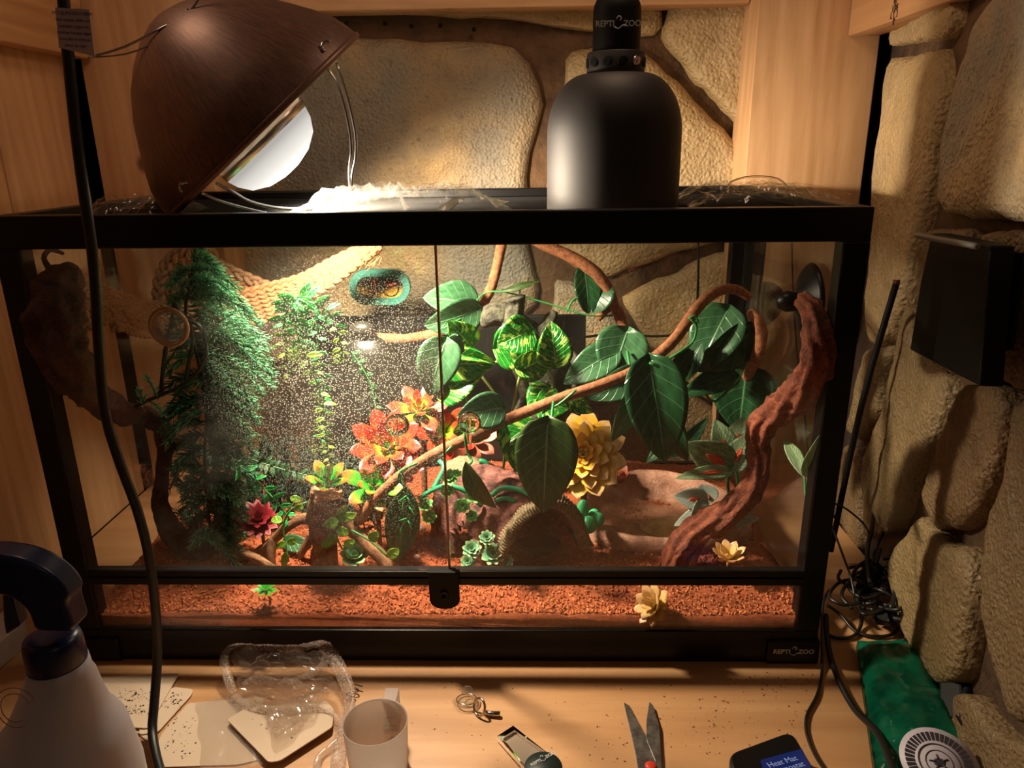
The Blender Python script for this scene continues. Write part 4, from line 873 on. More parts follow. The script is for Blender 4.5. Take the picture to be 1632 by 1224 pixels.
# ================================================================ STUMP, RESIN LOG, BOWL, GAUGE
M['cut'] = mottled('cut_wood', 'b87048', 'd8946a', 60, .6, .3, .001)
M['rootbark'] = bark('rootbark', '4a2c18', '9a6a44', 90, .8, .003)
sb = so(520, 892); su = thing('stump', 'small brown stump with pale sawn top and spreading roots', 'stump', sb)
g5 = groove(4, .6, .12)
stem([(516, 905, .095), (516, 870, .10), (514, 835, .10), (516, 810, .10), (524, 792, .10)], [20, 19, 22, 27, 30], 'rootbark', su, 'trunk', 20, g5)
tp = [at(*p) for p in ((500, 792, .085), (501, 780, .10), (508, 774, .115), (520, 781, .11), (534, 786, .11), (546, 784, .105), (545, 795, .09), (530, 798, .08), (518, 797, .078), (504, 802, .078))]
MB().prism(tp, (0, 0, .006)).build('sawn_top', M['cut'], su, bevel=.0008, smooth=False)
for pts, r in (([(500, 826, .10), (478, 828, .10), (455, 842, .10), (430, 866, .10), (405, 882, .10), (380, 896, .10)], [11, 9, 8, 7, 6, 4]), ([(436, 858, .10), (432, 880, .09), (436, 906, .085)], [8, 7, 5]),
               ([(540, 820, .10), (560, 842, .10), (585, 866, .09), (608, 888, .08), (622, 910, .07)], [13, 11, 11, 11, 9]), ([(500, 850, .12), (488, 870, .12), (476, 890, .12)], [9, 7, 5]), ([(384, 880, .09), (410, 890, .08), (432, 902, .075), (450, 912, .07)], [6, 6, 5, 3])):
    stem(pts, r, 'rootbark', su, 'root', 12, g5)
M['rleaf'] = leafmat('round_leaf', '4a7a1c', '8ab03a', '7aa038', rough=.3, tl=.3, nv=1)
rl = thing('round_leaf_sprig', 'creeping sprig of small round green leaves climbing over the stump roots', 'plant', so(470, 892))
for b, t_, w_, r in [((540, 828, .07), (568, 820, .065), 16, 0), ((540, 830, .07), (517, 838, .065), 18, 0), ((538, 824, .07), (552, 806, .07), 14, 20), ((536, 845, .07), (556, 850, .07), 16, 0), ((528, 850, .07), (534, 868, .07), 16, 30), ((590, 862, .06), (602, 848, .06), 18, 0), ((618, 888, .05), (636, 876, .05), 18, 0),
                      ((480, 798, .08), (462, 793, .08), 12, 0), ((470, 812, .08), (484, 806, .08), 12, 0), ((450, 830, .08), (432, 828, .08), 14, 20), ((456, 865, .07), (440, 872, .07), 12, 0), ((458, 866, .07), (474, 860, .07), 12, 0), ((456, 880, .06), (452, 905, .06), 12, 20), ((530, 860, .07), (512, 872, .07), 15, 0), ((548, 868, .07), (566, 862, .07), 13, 0)]:
    lf(b, t_, w_, 'rleaf', rl, r, 'round', .1, .05, 0)
for pts in ([(540, 812, .075), (542, 828, .072), (536, 850, .072), (544, 872, .07), (560, 890, .068)], [(490, 800, .085), (464, 812, .082), (452, 835, .08), (454, 860, .075), (460, 895, .068)], [(560, 845, .07), (590, 862, .062), (618, 888, .052)]): stem(pts, 1.6, 'green_wire', rl)
bgl = thing('round_leaf_sprig', 'shaded broad grey-green leaves lying behind the stump', 'plant', so(480, 870))
lf((450, 862, .14), (496, 872, .12), 28, 'dleaf2', bgl, 0, 'round'); lf((548, 878, .14), (590, 862, .14), 18, 'dleaf2', bgl, 0, 'lance')

# hollow resin log hide
M['resin'] = mottled('resin_log', '42201c', '8a5448', 55, .8, 1.2, .006, 120, .38, .6)
M['rim'] = bark('resin_rim', '4a3828', 'a8946c', 150, 1.0, .004, .7)
hl = so(790, 905); HD = thing('log_hide', 'hollow purplish resin log hide with a ridged pale opening', 'hide', V((at(800, 900, .12).x, .12, .063)))
fr = [at(*p) for p in ((792, 915, .085), (800, 880, .085), (812, 850, .09), (832, 822, .095), (860, 806, .10), (888, 800, .105), (908, 812, .11), (922, 838, .12), (934, 870, .13))]
bkc = [at(*p) for p in ((688, 868, .15), (684, 830, .16), (692, 780, .18), (712, 745, .20), (740, 732, .22), (768, 738, .24), (800, 760, .26), (850, 785, .27), (900, 800, .27))]
FA, _ = spline(fr, 0, 6); BA, _ = spline(bkc, 0, 6)
FA = FA; nA = len(FA)
def shell(off):
    vs = []; nV = 40
    for j in range(nV+1):
        t = j/nV
        for i in range(nA):
            p = FA[i].lerp(BA[i], t); p = p+V((0, 0, .014*math.sin(PI*t)*math.sin(PI*i/(nA-1))))
            s = i/(nA-1); g = .006*noise.noise(p*26)+.0045*noise.noise(p*70)+.0025*noise.noise(p*160)
            c = V(((FA[0].x+FA[-1].x)/2*(1-t)+(BA[0].x+BA[-1].x)/2*t, p.y, .06)); d = (p-c).normalized()
            vs.append(p+d*(g-off))
    return vs, nV
vo_, nV = shell(0); vi_, _ = shell(.009)
def keep(i, j):                                # ragged hole low on the left flank
    t = (j+.5)/nV; s = (i+.5)/(nA-1)
    return not (.34 < t < .70 and s < .17-.10*abs(t-.52)/.18*.8)
m = MB(); n0 = len(vo_)
fs = []
for j in range(nV):
    for i in range(nA-1):
        a = j*nA+i
        if keep(i, j):
            fs += [(a, a+nA, a+nA+1, a+1), (n0+a, n0+a+1, n0+a+nA+1, n0+a+nA)]
            for (di, dj, e) in ((-1, 0, (a, a+nA)), (1, 0, (a+1, a+nA+1)), (0, -1, (a, a+1)), (0, 1, (a+nA, a+nA+1))):
                ii, jj = i+di, j+dj
                if ii < 0 or ii >= nA-1 or jj < 0 or jj >= nV or not keep(ii, jj): fs.append((e[0], e[1], n0+e[1], n0+e[0]))
m.add(vo_+vi_, fs, None).build('log_shell', M['resin'], HD)
m = MB(); m.tube(FA, .0085, 18, fn=lambda L, a, t: 1+.16*math.sin(L*1700+2.5*math.sin(a*2))+.45*noise.noise(V((L*45, math.cos(a)*1.5, math.sin(a)*1.5))), smooth=8)
m.build('opening_rim', M['rim'], HD)
kn = at(742, 745, .20); MB().ell(kn, (S(36, kn), S(26, kn), S(14, kn)), None, 24, 16, lambda p: 1+.25*noise.noise(p*180)+.1).build('knot', M['rim'], HD, label='pale warty knot on top')
M['resgreen'] = plain('painted_green', '1c8a5c', .4); M['reslime'] = petalmat('painted_leaf', [(0, '2c8a48'), (1, '8ad070')], .4, .05)
for pts in ([(668, 795, .135), (688, 782, .13), (712, 774, .125), (740, 782, .12), (756, 796, .12), (768, 806, .12)], [(690, 780, .13), (700, 762, .14), (708, 744, .15), (700, 735, .16)], [(784, 790, .12), (800, 778, .12), (824, 780, .12), (848, 790, .11)], [(790, 798, .115), (806, 794, .115), (822, 800, .112)]):
    stem(pts, 4, 'resgreen', HD, 'sculpted_vine', 8)
for (px, py, R) in ((716, 764, 16), (712, 784, 13), (756, 792, 17), (738, 808, 15), (752, 824, 12), (678, 806, 14), (684, 826, 14), (728, 756, 9)):
    p = at(px, py, .112 if px > 700 else .14); rosette('', '', p, cn(p, .3), S(R, p), [(7, 1, 18, 0), (5, .7, 45, .5)], 'reslime', 'fat', parent=HD, pname='sculpted_leaf')
sc = at(892, 716+100, .1)
sn = MB(); p = at(770, 737, .19); sn.tube([at(764, 735, .19), at(772, 736, .19), at(778, 744, .19), at(776, 754, .19)], S(4.5, p), 8).build('sculpted_curl', M['resgreen'], HD)
dk_ = thing('water_cup', 'dark oval cup in the shade inside the hollow resin log', 'cup', so(858, 874))
p = so(858, 876, .004); MB().lathe([(.0, .0), (.022, 0), (.030, .010), (.031, .012), (.028, .012), (.02, .003), (0, .003)], Matrix.Translation(p) @ Matrix.Scale(.7, 4, (0, 1, 0)), 30, (False, False)).build('cup_body', M['black_matt'], dk_)
# pebble bits
for px, py, s_, c_ in ((739, 858, 7, 'p_pink'), (671, 842, 9, 'p_pink'), (664, 888, 6, 'p_or')):
    p = so(px, py, S(s_*.5, at(px, py, .12))); o = MB().ell(p, (S(s_, p), S(s_, p)*.8, S(s_, p)*.8), None, 10, 7, lambda q: 1+.25*noise.noise(q*150)).build('pebble', mottled('pebble_tone', 'c08a7a', 'd8a898', 80), loc=p)
    tag(o, {739: 'pale pink pebble below the door edge, left of the resin log opening', 671: 'mauve pebble at the left foot of the resin log', 664: 'small pinkish pebble beside the dark hanging leaf'}[px], 'pebble')

# water bowl
M['bowl'] = mottled('bowl_resin', '8c5c46', 'bc8c72', 40, .35, .8, .003, 260, .35, .65)
bc = V((.192, .232, .068)); bo = thing('water_bowl', 'rounded tan resin water bowl right of the resin log', 'bowl', bc)
def bw_r(a):  # irregular outline
    return 1+.07*math.cos(2*a+.6)+.05*math.cos(3*a+1.2)-.09*math.exp(-((a-2.2)/.22)**2)
prof = [(1.0, -.012), (1.03, .004), (1.01, .022), (.97, .034), (.91, .038), (.85, .034), (.80, .022), (.74, .010), (.62, .0045), (.40, .0035), (.2, .003), (.001, .003)]
vs = []; n = 72
for r, z in prof:
    for k in range(n):
        a = 2*PI*k/n; rr = bw_r(a) if r > .3 else 1; zz = z*(.92+.38*math.sin(a+.25)) if z > .01 else z
        p = V((bc.x+.120*r*rr*math.cos(a), bc.y+.098*r*rr*math.sin(a), bc.z+zz)); vs.append(p+V((0, 0, .0012*noise.noise(p*60))))
mp_ = len(prof)
MB().add(vs, [(i*n+k, i*n+(k+1) % n, (i+1)*n+(k+1) % n, (i+1)*n+k) for i in range(mp_-1) for k in range(n)]).build('basin', M['bowl'], bo)
hp = bc+V((.098*math.cos(2.2)*1.05, .082*math.sin(2.2), .040)); MB().ell(hp, (.010, .012, .010), None, 14, 10, lambda q: 1+.2*noise.noise(q*120)).build('rim_bump', M['bowl'], bo)
t = NT('stain'); t.B(Base_Color=t.ramp(t.noise(60, 4), [(.35, 'a07a50'), (.65, 'c8a870')]), Roughness=.5); M['stain'] = t.m
MB().lathe([(.042, .0), (.040, .0008), (.0, .001)], Matrix.Translation(bc+V((.012, -.02, .0046))) @ Matrix.Scale(.75, 4, (0, 1, 0)), 26, (False, False)).build('mineral_film', M['stain'], bo)
wt = MB().lathe([(.088, .0), (.0, .0)], Matrix.Translation(bc+V((0, 0, .0075))) @ Matrix.Scale(.8, 4, (0, 1, 0)), 40, (False, False)).build('water', glassy('water', (.93, .90, .86, 1), .02, ior=1.33), bo)
for k in range(9):
    p = bc+V((random.uniform(-.05, .0), random.uniform(-.02, .03), .0085)); MB().ell(p, (.0013, .0008, .0006), n=6, m=4).build('fleck', M['darkbark'], bo)

# gauge behind the glass, at the rear pane
gc = at(605, 457, .43); ga = thing('temperature_gauge', 'teal-rimmed oval twin gauge on the rear glass', 'gauge', gc)
def capsule(px0, px1, py0, py1, Y):
    r = (py1-py0)/2; P = []
    for k in range(17): a = PI/2+PI*k/16; P.append(at(px0+r+r*math.cos(a), (py0+py1)/2-r*math.sin(a), Y))
    for k in range(17): a = -PI/2+PI*k/16; P.append(at(px1-r+r*math.cos(a), (py0+py1)/2-r*math.sin(a), Y))
    return P
Po = capsule(556, 653, 430, 486, .425); Pi = capsule(568, 642, 441, 475, .425)
m = MB(); N = len(Po); D = V((0, .013, 0)); m.add(Po+Pi+[p+D for p in Po]+[p+D for p in Pi], [f for i in range(N) for j in [(i+1) % N] for f in ((i, j, N+j, N+i), (2*N+i, 3*N+i, 3*N+j, 2*N+j), (i, 2*N+i, 2*N+j, j), (N+i, N+j, 3*N+j, 3*N+i))])
m.build('gauge_rim', plain('teal_plastic', '3a7a6c', .4), ga, smooth=False)
t = NT('dial_face'); sp_ = t.n('ShaderNodeSeparateXYZ', i_0=t.co('Object')); zz = t.math('MULTIPLY_ADD', sp_.outputs[2], 40.0, .5)
t.B(Base_Color=t.ramp(t.math('ADD', zz, t.math('MULTIPLY', t.noise(90, 3), .35)), [(.2, 'e0a030'), (.55, '8a6a28'), (.8, '2a1c10')]), Roughness=.4); M['dial'] = t.m
face = MB().prism([p+V((0, .004, 0)) for p in Pi], (0, .006, 0)).build('dial_face', M['dial'], ga, smooth=False)
face_off = face
M['red'] = plain('gauge_red', 'd83a28', .5); M['dgreen'] = plain('gauge_dark', '14201a', .5)
for px in (587, 622):
    c = at(px, 459, .4275)
    MB().torus(frame(c, (0, -1, 0)), S(13, c), .0009, 28, 6).build('dial_ring', M['dgreen'], ga)
MB().tube([at(596, 446, .426), at(597, 456, .426), at(594, 468, .426)], .0016, 6).build('needle', M['red'], ga)
MB().tube([at(613, 452, .426), at(622, 453, .426), at(632, 452, .426)], .0018, 6).tube([at(622, 449, .426), at(622, 458, .426)], .001, 6).build('needle', M['red'], ga)
# dark dome and resin tree behind the leaves
p = at(585, 600, .36)
M['dome_dark'] = plain('dark_round', '16140f', .35)
fd = thing('black_dome', 'dark rounded shape behind the misted glass', 'dome', at(590, 660, .36))
MB().ell(p, (S(62, p), .035, S(74, p)), None, 32, 20).build('dome_body', M['dome_dark'], fd)  # plain dark ellipsoid, flattened front to back
q = at(577, 524, .34); MB().ell(q, (S(20, q), .012, S(12, q)), None, 18, 10).build('dome_cap', plain('grey_cap', '2c2a26', .4), fd)
rt = thing('resin_tree', 'lichen-grey resin tree with forked stubs behind the variegated leaves', 'tree ornament', so(835, 760))
rk = groove(6, .4, .10)
for pts, r in (([(770, 520, .28), (782, 505, .28), (800, 500, .28), (822, 505, .28)], [5, 17, 18, 6]), ([(820, 524, .27), (820, 500, .27), (822, 484, .27), (820, 474, .27)], [22, 14, 14, 17]),
               ([(852, 545, .28), (866, 525, .28), (878, 508, .28), (884, 496, .28)], [14, 11, 9, 5]), ([(820, 520, .28), (846, 548, .29), (870, 590, .30), (872, 650, .31), (860, 720, .32), (846, 766, .32)], [22, 32, 38, 34, 30, 34]),
               ([(822, 585, .24), (834, 610, .24), (838, 635, .24), (828, 655, .24), (818, 668, .24)], [7, 9, 10, 8, 6]), ([(905, 560, .28), (918, 575, .27), (922, 600, .27), (914, 622, .28)], [6, 8, 8, 5])):
    stem(pts, r, 'resinbark', rt, 'limb', 20, rk)
# dull stuff low behind the plants
rk2 = so(340, 800)
# ================================================================ ON THE WORKBENCH
def tp_(pts, z=0): return [on(x, y, z) for x, y in pts]
def rounded(pts, r, k=4):
    out = []; n = len(pts)
    for i in range(n):
        p = pts[i]; a = pts[i-1]-p; b = pts[(i+1) % n]-p; a = p+a.normalized()*min(r, a.length*.45); b = p+b.normalized()*min(r, b.length*.45)
        for j in range(k+1): t = j/k; out.append(a*(1-t)**2+p*2*t*(1-t)+b*t*t)
    return out
# spray bottle
sx = at(88, 1040, -.33).x; sY = -.33; SB = thing('spray_bottle', 'white plastic spray bottle with a dark blue trigger head', 'bottle', (sx-.012, sY, 0))
t = NT('hdpe'); t.B(Base_Color=srgb('c9c4cc'), Roughness=.4, Subsurface_Weight=.3, Subsurface_Scale=.01); M['hdpe'] = translucent(t, .2, srgb('d8d0d0'))
zc = at(88, 1000, sY).z; zt = at(88, 1062, sY).z
bx = sx-.012
def bprof():
    zn = zt; P = [(.0, .0), (.047, .0), (.051, .004), (.0525, .02), (.0525, zn-.105)]
    P += [(.0525-.0055*k/3, zn-.105+.04*k/3) for k in range(1, 4)]
    P += [(.044, zn-.058), (.036, zn-.046), (.030, zn-.030), (.0245, zn-.012), (.0215, zn-.006), (.0205, zn+.004)]
    return P
vs = []; P = bprof(); n = 48
for r, z in P:
    f = min(1, max(0, (z-(zt-.06))/.055))
    for k in range(n): a = 2*PI*k/n; vs.append(V((bx+(sx-bx)*f+r*math.cos(a), sY+r*math.sin(a), z)))
MB().add(vs, [(i*n+k, i*n+(k+1) % n, (i+1)*n+(k+1) % n, (i+1)*n+k) for i in range(len(P)-1) for k in range(n)]+[tuple(range((len(P)-1)*n, len(P)*n))]).build('bottle_body', M['hdpe'], SB)
M['blue'] = plain('dark_blue_plastic', '0c1c4a', .3)
MB().lathe([(.0195, 0), (.0200, .001), (.0195, .018), (.0185, .0225), (.012, .024), (0, .024)], Matrix.Translation((sx, sY, zt+.003)), 40, (True, False)).build('collar', M['blue'], SB)
hd = [at(*p, sY-.011) for p in ((52, 1008), (118, 1010), (110, 985), (104, 965), (108, 952), (92, 928), (66, 908), (30, 892), (-20, 884), (-60, 886), (-60, 948), (0, 950), (26, 960), (44, 978))]
hb = MB().prism(rounded(hd, .008, 6), (0, .022, 0)).build('trigger_head', M['blue'], SB, bevel=.006, smooth=False)
hb.modifiers['b'].segments = 5; hb.data.shade_smooth(); hb.modifiers['b'].harden_normals = True
tr = [at(*p, sY-.006) for p in ((2, 948), (16, 950), (22, 972), (30, 1000), (8, 1014), (4, 990))]
MB().prism(tr, (0, .012, 0)).build('trigger', plain('trigger_grey', '2a3248', .4), SB, bevel=.002, smooth=False)
mk = MB(); c = at(22, 1130, sY-.052)
for R in (1, .72): mk.tube([V((c.x+.011*R*math.cos(a), 0, c.z+.016*R*math.sin(a)))+V((0, sY-math.sqrt(max(1e-5, .0533**2-(c.x+.011*R*math.cos(a)-bx)**2)), 0)) for a in [2*PI*k/20 for k in range(17)]], .0003, 4, smooth=0)
mk.build('embossed_ring', plain('ring_ink', '8a6a5c', .5), SB)
# white tray and carton behind the bottle
P = tp_([(-60, 1120), (52, 1022), (30, 996), (-60, 1062)]); tr_ = MB().prism(rounded(P, .01), (0, 0, .035)).build('storage_box', plain('box_white', 'b8a8a0', .45), bevel=.003, smooth=False)
tag(tr_, 'low white plastic box behind the spray bottle', 'box')
a = on(96, 1008); ct = MB().box((a.x-.004, a.y, 0), (a.x+.030, a.y+.02, .048)).build('carton', plain('carton_cream', '9a8472', .6), bevel=.001, smooth=False); tag(ct, 'small cream carton standing by the left foot of the terrarium', 'box')
a = on(126, 1006); ck = MB().lathe([(.0, 0), (.012, 0), (.014, .03), (.0, .03)], Matrix.Translation((a.x-.012, a.y-.025, 0)), 20, (False, False)).build('cork', mottled('cork_tone', '8a5228', 'b07840', 200)); tag(ck, 'small brown cork between the cream carton and the terrarium foot', 'cork')
# paper cards with crumbs
M['card'] = plain('card_stock', 'c8b098', .75)
def card(name, label, pts, z, th, r=.004, mt='card', cat='card', group=None):
    P = tp_(pts, z); o = MB().prism(rounded(P, r), (0, 0, th)).build(name, M[mt], loc=sum(P, V())/len(P), smooth=False); return tag(o, label, cat, group)
c4 = card('paper_card', 'lowest speckled card, sticking out under the left pair of cards', [(196, 1148), (236, 1184), (292, 1120), (250, 1096)], .0002, .0012)
c2 = card('paper_card', 'left crumb-strewn card with rounded corner and its top edge by the terrarium', [(158, 1080), (286, 1074), (236, 1162), (206, 1160), (150, 1120)], .0036, .0012)
c3 = card('paper_card', 'right crumb-strewn card tucked beneath the left one', [(226, 1118), (278, 1096), (308, 1100), (306, 1108), (252, 1168), (222, 1172)], .0018, .0012)
c1 = card('paper_card', 'large crumb-dotted card under the clear zip bag', [(258, 1170), (300, 1122), (420, 1112), (420, 1210), (380, 1220), (246, 1224), (244, 1206)], .0004, .0012)
c5 = card('paper_card', 'clean white card lying askew on the clear zip bag', [(362, 1148), (392, 1130), (520, 1118), (532, 1132), (530, 1160), (446, 1214), (428, 1216)], .0075, .0014)
# clear zip bag and pale mesh-edged strap bag
M['zip'] = glassy('zip_film', (.9, .88, .86, 1), .2, haze=.16, hazecol=(.9, .84, .78, 1), boost=1.2)
def film(name, label, corners, h, seed, n=26, mt='zip', z0=.0022):
    C4 = [on(*c, 0) for c in corners]; cen = sum(C4, V())/4
    def fn(u, v):
        p = C4[0].lerp(C4[1], u).lerp(C4[3].lerp(C4[2], u), v); e = max(0, 1-(2*u-1)**6)*max(0, 1-(2*v-1)**6)
        return V((p.x+.004*nz(p, 40, seed), p.y+.004*nz(p, 44, seed+2), z0+e*h*(.4+.8*abs(nz(p, 30, seed))+.4*abs(nz(p, 90, seed)))))
    o = MB().grid(fn, n, n).build(name, M[mt], smooth=False, loc=cen); return tag(o, label, 'bag')
zb = film('zip_bag', 'flat clear zip bag between the crumb-dotted card and the white card', [(314, 1122), (400, 1104), (450, 1216), (322, 1232)], .004, 4)
sbag = thing('mesh_bag', 'crumpled clear bag with a woven translucent edge, left of the cup', 'bag', on(460, 1150))
t = NT('woven_edge'); t.t.nodes.remove(t.b); wv = t.n('ShaderNodeTexVoronoi', i_Scale=420.0, i_Vector=t.co()).outputs['Distance']
tr = t.n('ShaderNodeBsdfTransparent'); df = t.n('ShaderNodeBsdfPrincipled', i_Base_Color=srgb('c0a898'), i_Roughness=.4)
mx = t.n('ShaderNodeMixShader', i_0=t.ramp(wv, [(.1, .65), (.6, .16)]), i_1=tr.outputs[0], i_2=df.outputs[0]); t.t.links.new(mx.outputs[0], t.out.inputs[0]); M['woven'] = t.m
def ribbon(pts, w_, parent, mt='woven', name='woven_edge'):
    P, _ = spline([on(x, y, z) for x, y, z in pts], 0, 6); m = MB(); vs = []; uv = []
    for i, p in enumerate(P):
        T = (P[min(i+1, len(P)-1)]-P[max(i-1, 0)]).normalized(); tw = 1.1*noise.noise(p*22); up = (Matrix.Rotation(tw, 3, T) @ V((0, -.55, .83))); s = T.cross(up).normalized() if abs(T.dot(up)) < .95 else V((1, 0, 0))
        for k in (-1, -.3, .3, 1): vs.append(p+s*(w_*k/2)+up*(.0012*(1-k*k))+V((0, 0, .001*noise.noise(p*200+V((k, 0, 0)))))); uv.append((k, i/10))
    m.add(vs, [(i*4+k, i*4+k+1, i*4+k+5, i*4+k+4) for i in range(len(P)-1) for k in range(3)], uv)
    return m.build(name, M[mt], parent, solid=.0004)
ribbon([(372, 1108, .010), (360, 1068, .022), (358, 1044, .030), (376, 1030, .034), (420, 1032, .034), (470, 1034, .032), (508, 1026, .034), (520, 1030, .036)], .011, sbag)
ribbon([(516, 1028, .036), (534, 1052, .030), (552, 1090, .020), (556, 1120, .012), (546, 1160, .006), (540, 1200, .005), (536, 1240, .005)], .016, sbag)
ribbon([(372, 1106, .010), (396, 1126, .012), (440, 1132, .014), (490, 1128, .014), (524, 1136, .010), (546, 1160, .007)], .009, sbag)
ribbon([(520, 1036, .034), (512, 1062, .026), (486, 1078, .022), (450, 1088, .020), (410, 1080, .018), (388, 1092, .014)], .008, sbag)
ribbon([(540, 1180, .006), (524, 1194, .005), (508, 1208, .005), (504, 1232, .005)], .008, sbag, 'zip')
M['bagfilm'] = glassy('bag_film', (.95, .93, .9, 1), .12, haze=.14, hazecol=(.75, .62, .54, 1), boost=2.0)
def sheet(corn, h, seed, n=26):
    C4 = [on(*c) for c in corn]
    def fn(u, v):
        p = C4[0].lerp(C4[1], u).lerp(C4[3].lerp(C4[2], u), v)
        return p+V((0, 0, h*(abs(nz(p, 34, seed))*1.1+.7*abs(nz(p, 90, seed))+.35*abs(nz(p, 220, seed)))*(1-(2*u-1)**4*.6)))+V((.004*nz(p, 60, seed), .004*nz(p, 66, seed), 0))
    return MB().grid(fn, n, n).build('film', M['bagfilm'], sbag, smooth=False)
sheet([(420, 1120, .012), (520, 1096, .014), (470, 1180, .010), (440, 1200, .0100)], .006, 37)
sheet([(366, 1046, .026), (516, 1040, .034), (540, 1110, .016), (388, 1112, .012)], .014, 31)
sheet([(400, 1104, .010), (520, 1096, .014), (500, 1150, .012), (440, 1180, .011)], .010, 33)
text('801', .017, frame(on(566, 1100, .006), (0, 0, 1), (.35, 1, 0)), M['black'], sbag, label='black print on the bag edge')
# frosted measuring cup
cpz = .060; c0 = on(598, 1150, cpz); R = S(52, c0); cpb = V((c0.x, c0.y, .0005))
CU = thing('measuring_cup', 'frosted translucent plastic measuring cup with a flat handle', 'cup', cpb)
t = NT('frosted'); t.B(Base_Color=srgb('c0b4ae'), Roughness=.45); tlx = t.n('ShaderNodeBsdfTranslucent', i_Color=srgb('d8ccc4')); trx = t.n('ShaderNodeBsdfTransparent', i_Color=(.9, .86, .82, 1))
m1 = t.n('ShaderNodeMixShader', i_0=.5, i_1=t.b.outputs[0], i_2=tlx.outputs[0]); m2 = t.n('ShaderNodeMixShader', i_0=.38, i_1=m1.outputs[0], i_2=trx.outputs[0]); t.t.links.new(m2.outputs[0], t.out.inputs[0]); M['frost'] = t.m
MB().lathe([(0, 0), (R*.86, 0), (R*.9, .002), (R*.985, cpz-.002), (R*1.0, cpz), (R*.97, cpz), (R*.955, cpz-.003), (R*.87, .004), (.0, .003)], Matrix.Translation(cpb), 56, (False, False)).build('cup_body', M['frost'], CU)
hx = c0.x+.008
MB().box((hx-.008, cpb.y+R*.93, .018), (hx+.008, cpb.y+R*.93+.020, .022)).box((hx-.0075, cpb.y+R*.96, cpz-.006), (hx+.0075, cpb.y+R*.96+.020, cpz-.003)).box((hx-.0075, cpb.y+R*.96+.018, .018), (hx+.0075, cpb.y+R*.96+.021, cpz-.003)).build('handle', M['frost'], CU, bevel=.0008, smooth=False)
for k in range(3): MB().box((hx-.006, cpb.y+R*.80, .02+.01*k), (hx+.006, cpb.y+R*.805, .0205+.01*k)).build('volume_mark', M['frost'], CU, smooth=False)
# clear suction cup with a metal ring screw
p = on(744, 1120); sc_ = thing('suction_hook', 'clear suction cup lying with its steel ring screw on the bench', 'suction cup', p)
MB().lathe([(.0, .001), (.010, .001), (.0165, .0002), (.017, .001), (.011, .004), (.006, .006), (.005, .010), (.0065, .012), (.0065, .016), (.004, .018), (0, .018)], frame(p, (0.05, .35, 1)), 32, (False, False)).build('cup', M['clearthin'], sc_)
q = on(764, 1127, .010); MB().torus(frame(q, V((-.9, -.75, .55))),   .0092, .0014, 32, 10).build('ring', M['steel'], sc_)
q2 = on(772, 1134, .004); MB().tube([q2, on(780, 1137, .004), on(797, 1138, .004)], [.0018, .0026, .0030], 12, smooth=0).build('screw', M['steel'], sc_)
MB().torus(frame(p+V((0, 0, .005)), (0, .2, 1)), .0118, .0006, 30, 6).build('wire_loop', M['steel'], sc_)
# scraper with clear frame and black round head
pA = [(792, 1180), (818, 1163), (872, 1206), (838, 1232)]
SCp = thing('magnet_clip', 'clear rectangular clip with a round black printed head at the front edge', 'clip', on(840, 1200))
P = tp_(pA, .002); c = sum(P, V())/4; I = [p.lerp(c, .0) for p in P]
I = [P[0].lerp(P[2], .13), P[1].lerp(P[3], .13), P[2].lerp(P[0], .06), P[3].lerp(P[1], .06)]
m = MB(); D = V((0, 0, .006)); m.add(P+I+[p+D for p in P]+[p+D for p in I], [f for i in range(4) for j in [(i+1) % 4] for f in ((i, i+4, j+4, j), (8+i, 8+j, 12+j, 12+i), (i, j, 8+j, 8+i), (4+i, 12+i, 12+j, 4+j))])
m.build('clear_frame', M['clear'], SCp, bevel=.0006, smooth=False)
MB().prism([p+V((0, 0, .001)) for p in I], (0, 0, .0012)).build('window', plain('grey_window', '8a7868', .3), SCp, smooth=False)
hc_ = on(866, 1228, .004); hr = .0195
hd_ = MB().lathe([(hr, 0), (hr*1.02, .002), (hr, .008), (hr*.96, .0092), (0, .0095)], Matrix.Translation(hc_-V((0, 0, .003))), 40, (True, False)).build('round_head', plain('green_black', '10201c', .5), SCp)
logo(frame(hc_+V((.0, .0085, .0068)), (0, 0, 1), (.80, .55, 0)), .0052, hd_)
# scissors
SCs = thing('scissors', 'open grey scissors with a red pivot lying on the bench', 'scissors', on(1037, 1218))
M['blade'] = mottled('blade_steel', '5a5450', '8a827c', 120, .38, .2, .0005, metal=.8)
for k, pts in enumerate(([(994, 1121), (1003, 1126), (1046, 1205), (1052, 1250), (1020, 1250), (1012, 1200), (1004, 1166)], [(1035, 1120), (1041, 1126), (1051, 1160), (1056, 1250), (1040, 1250), (1044, 1214), (1030, 1180), (1030, 1150)])):
    MB().prism(tp_(pts, .002+.002*k), (0, 0, .0018)).build('blade', M['blade'], SCs, bevel=.0004, smooth=False)
q = on(1037, 1222, .006); MB().lathe([(.006, 0), (.006, .0015), (.004, .0025), (0, .0027)], Matrix.Translation(q), 20, (True, False)).build('pivot', plain('red_plastic', 'd83a24', .4), SCs, label='red plastic pivot')
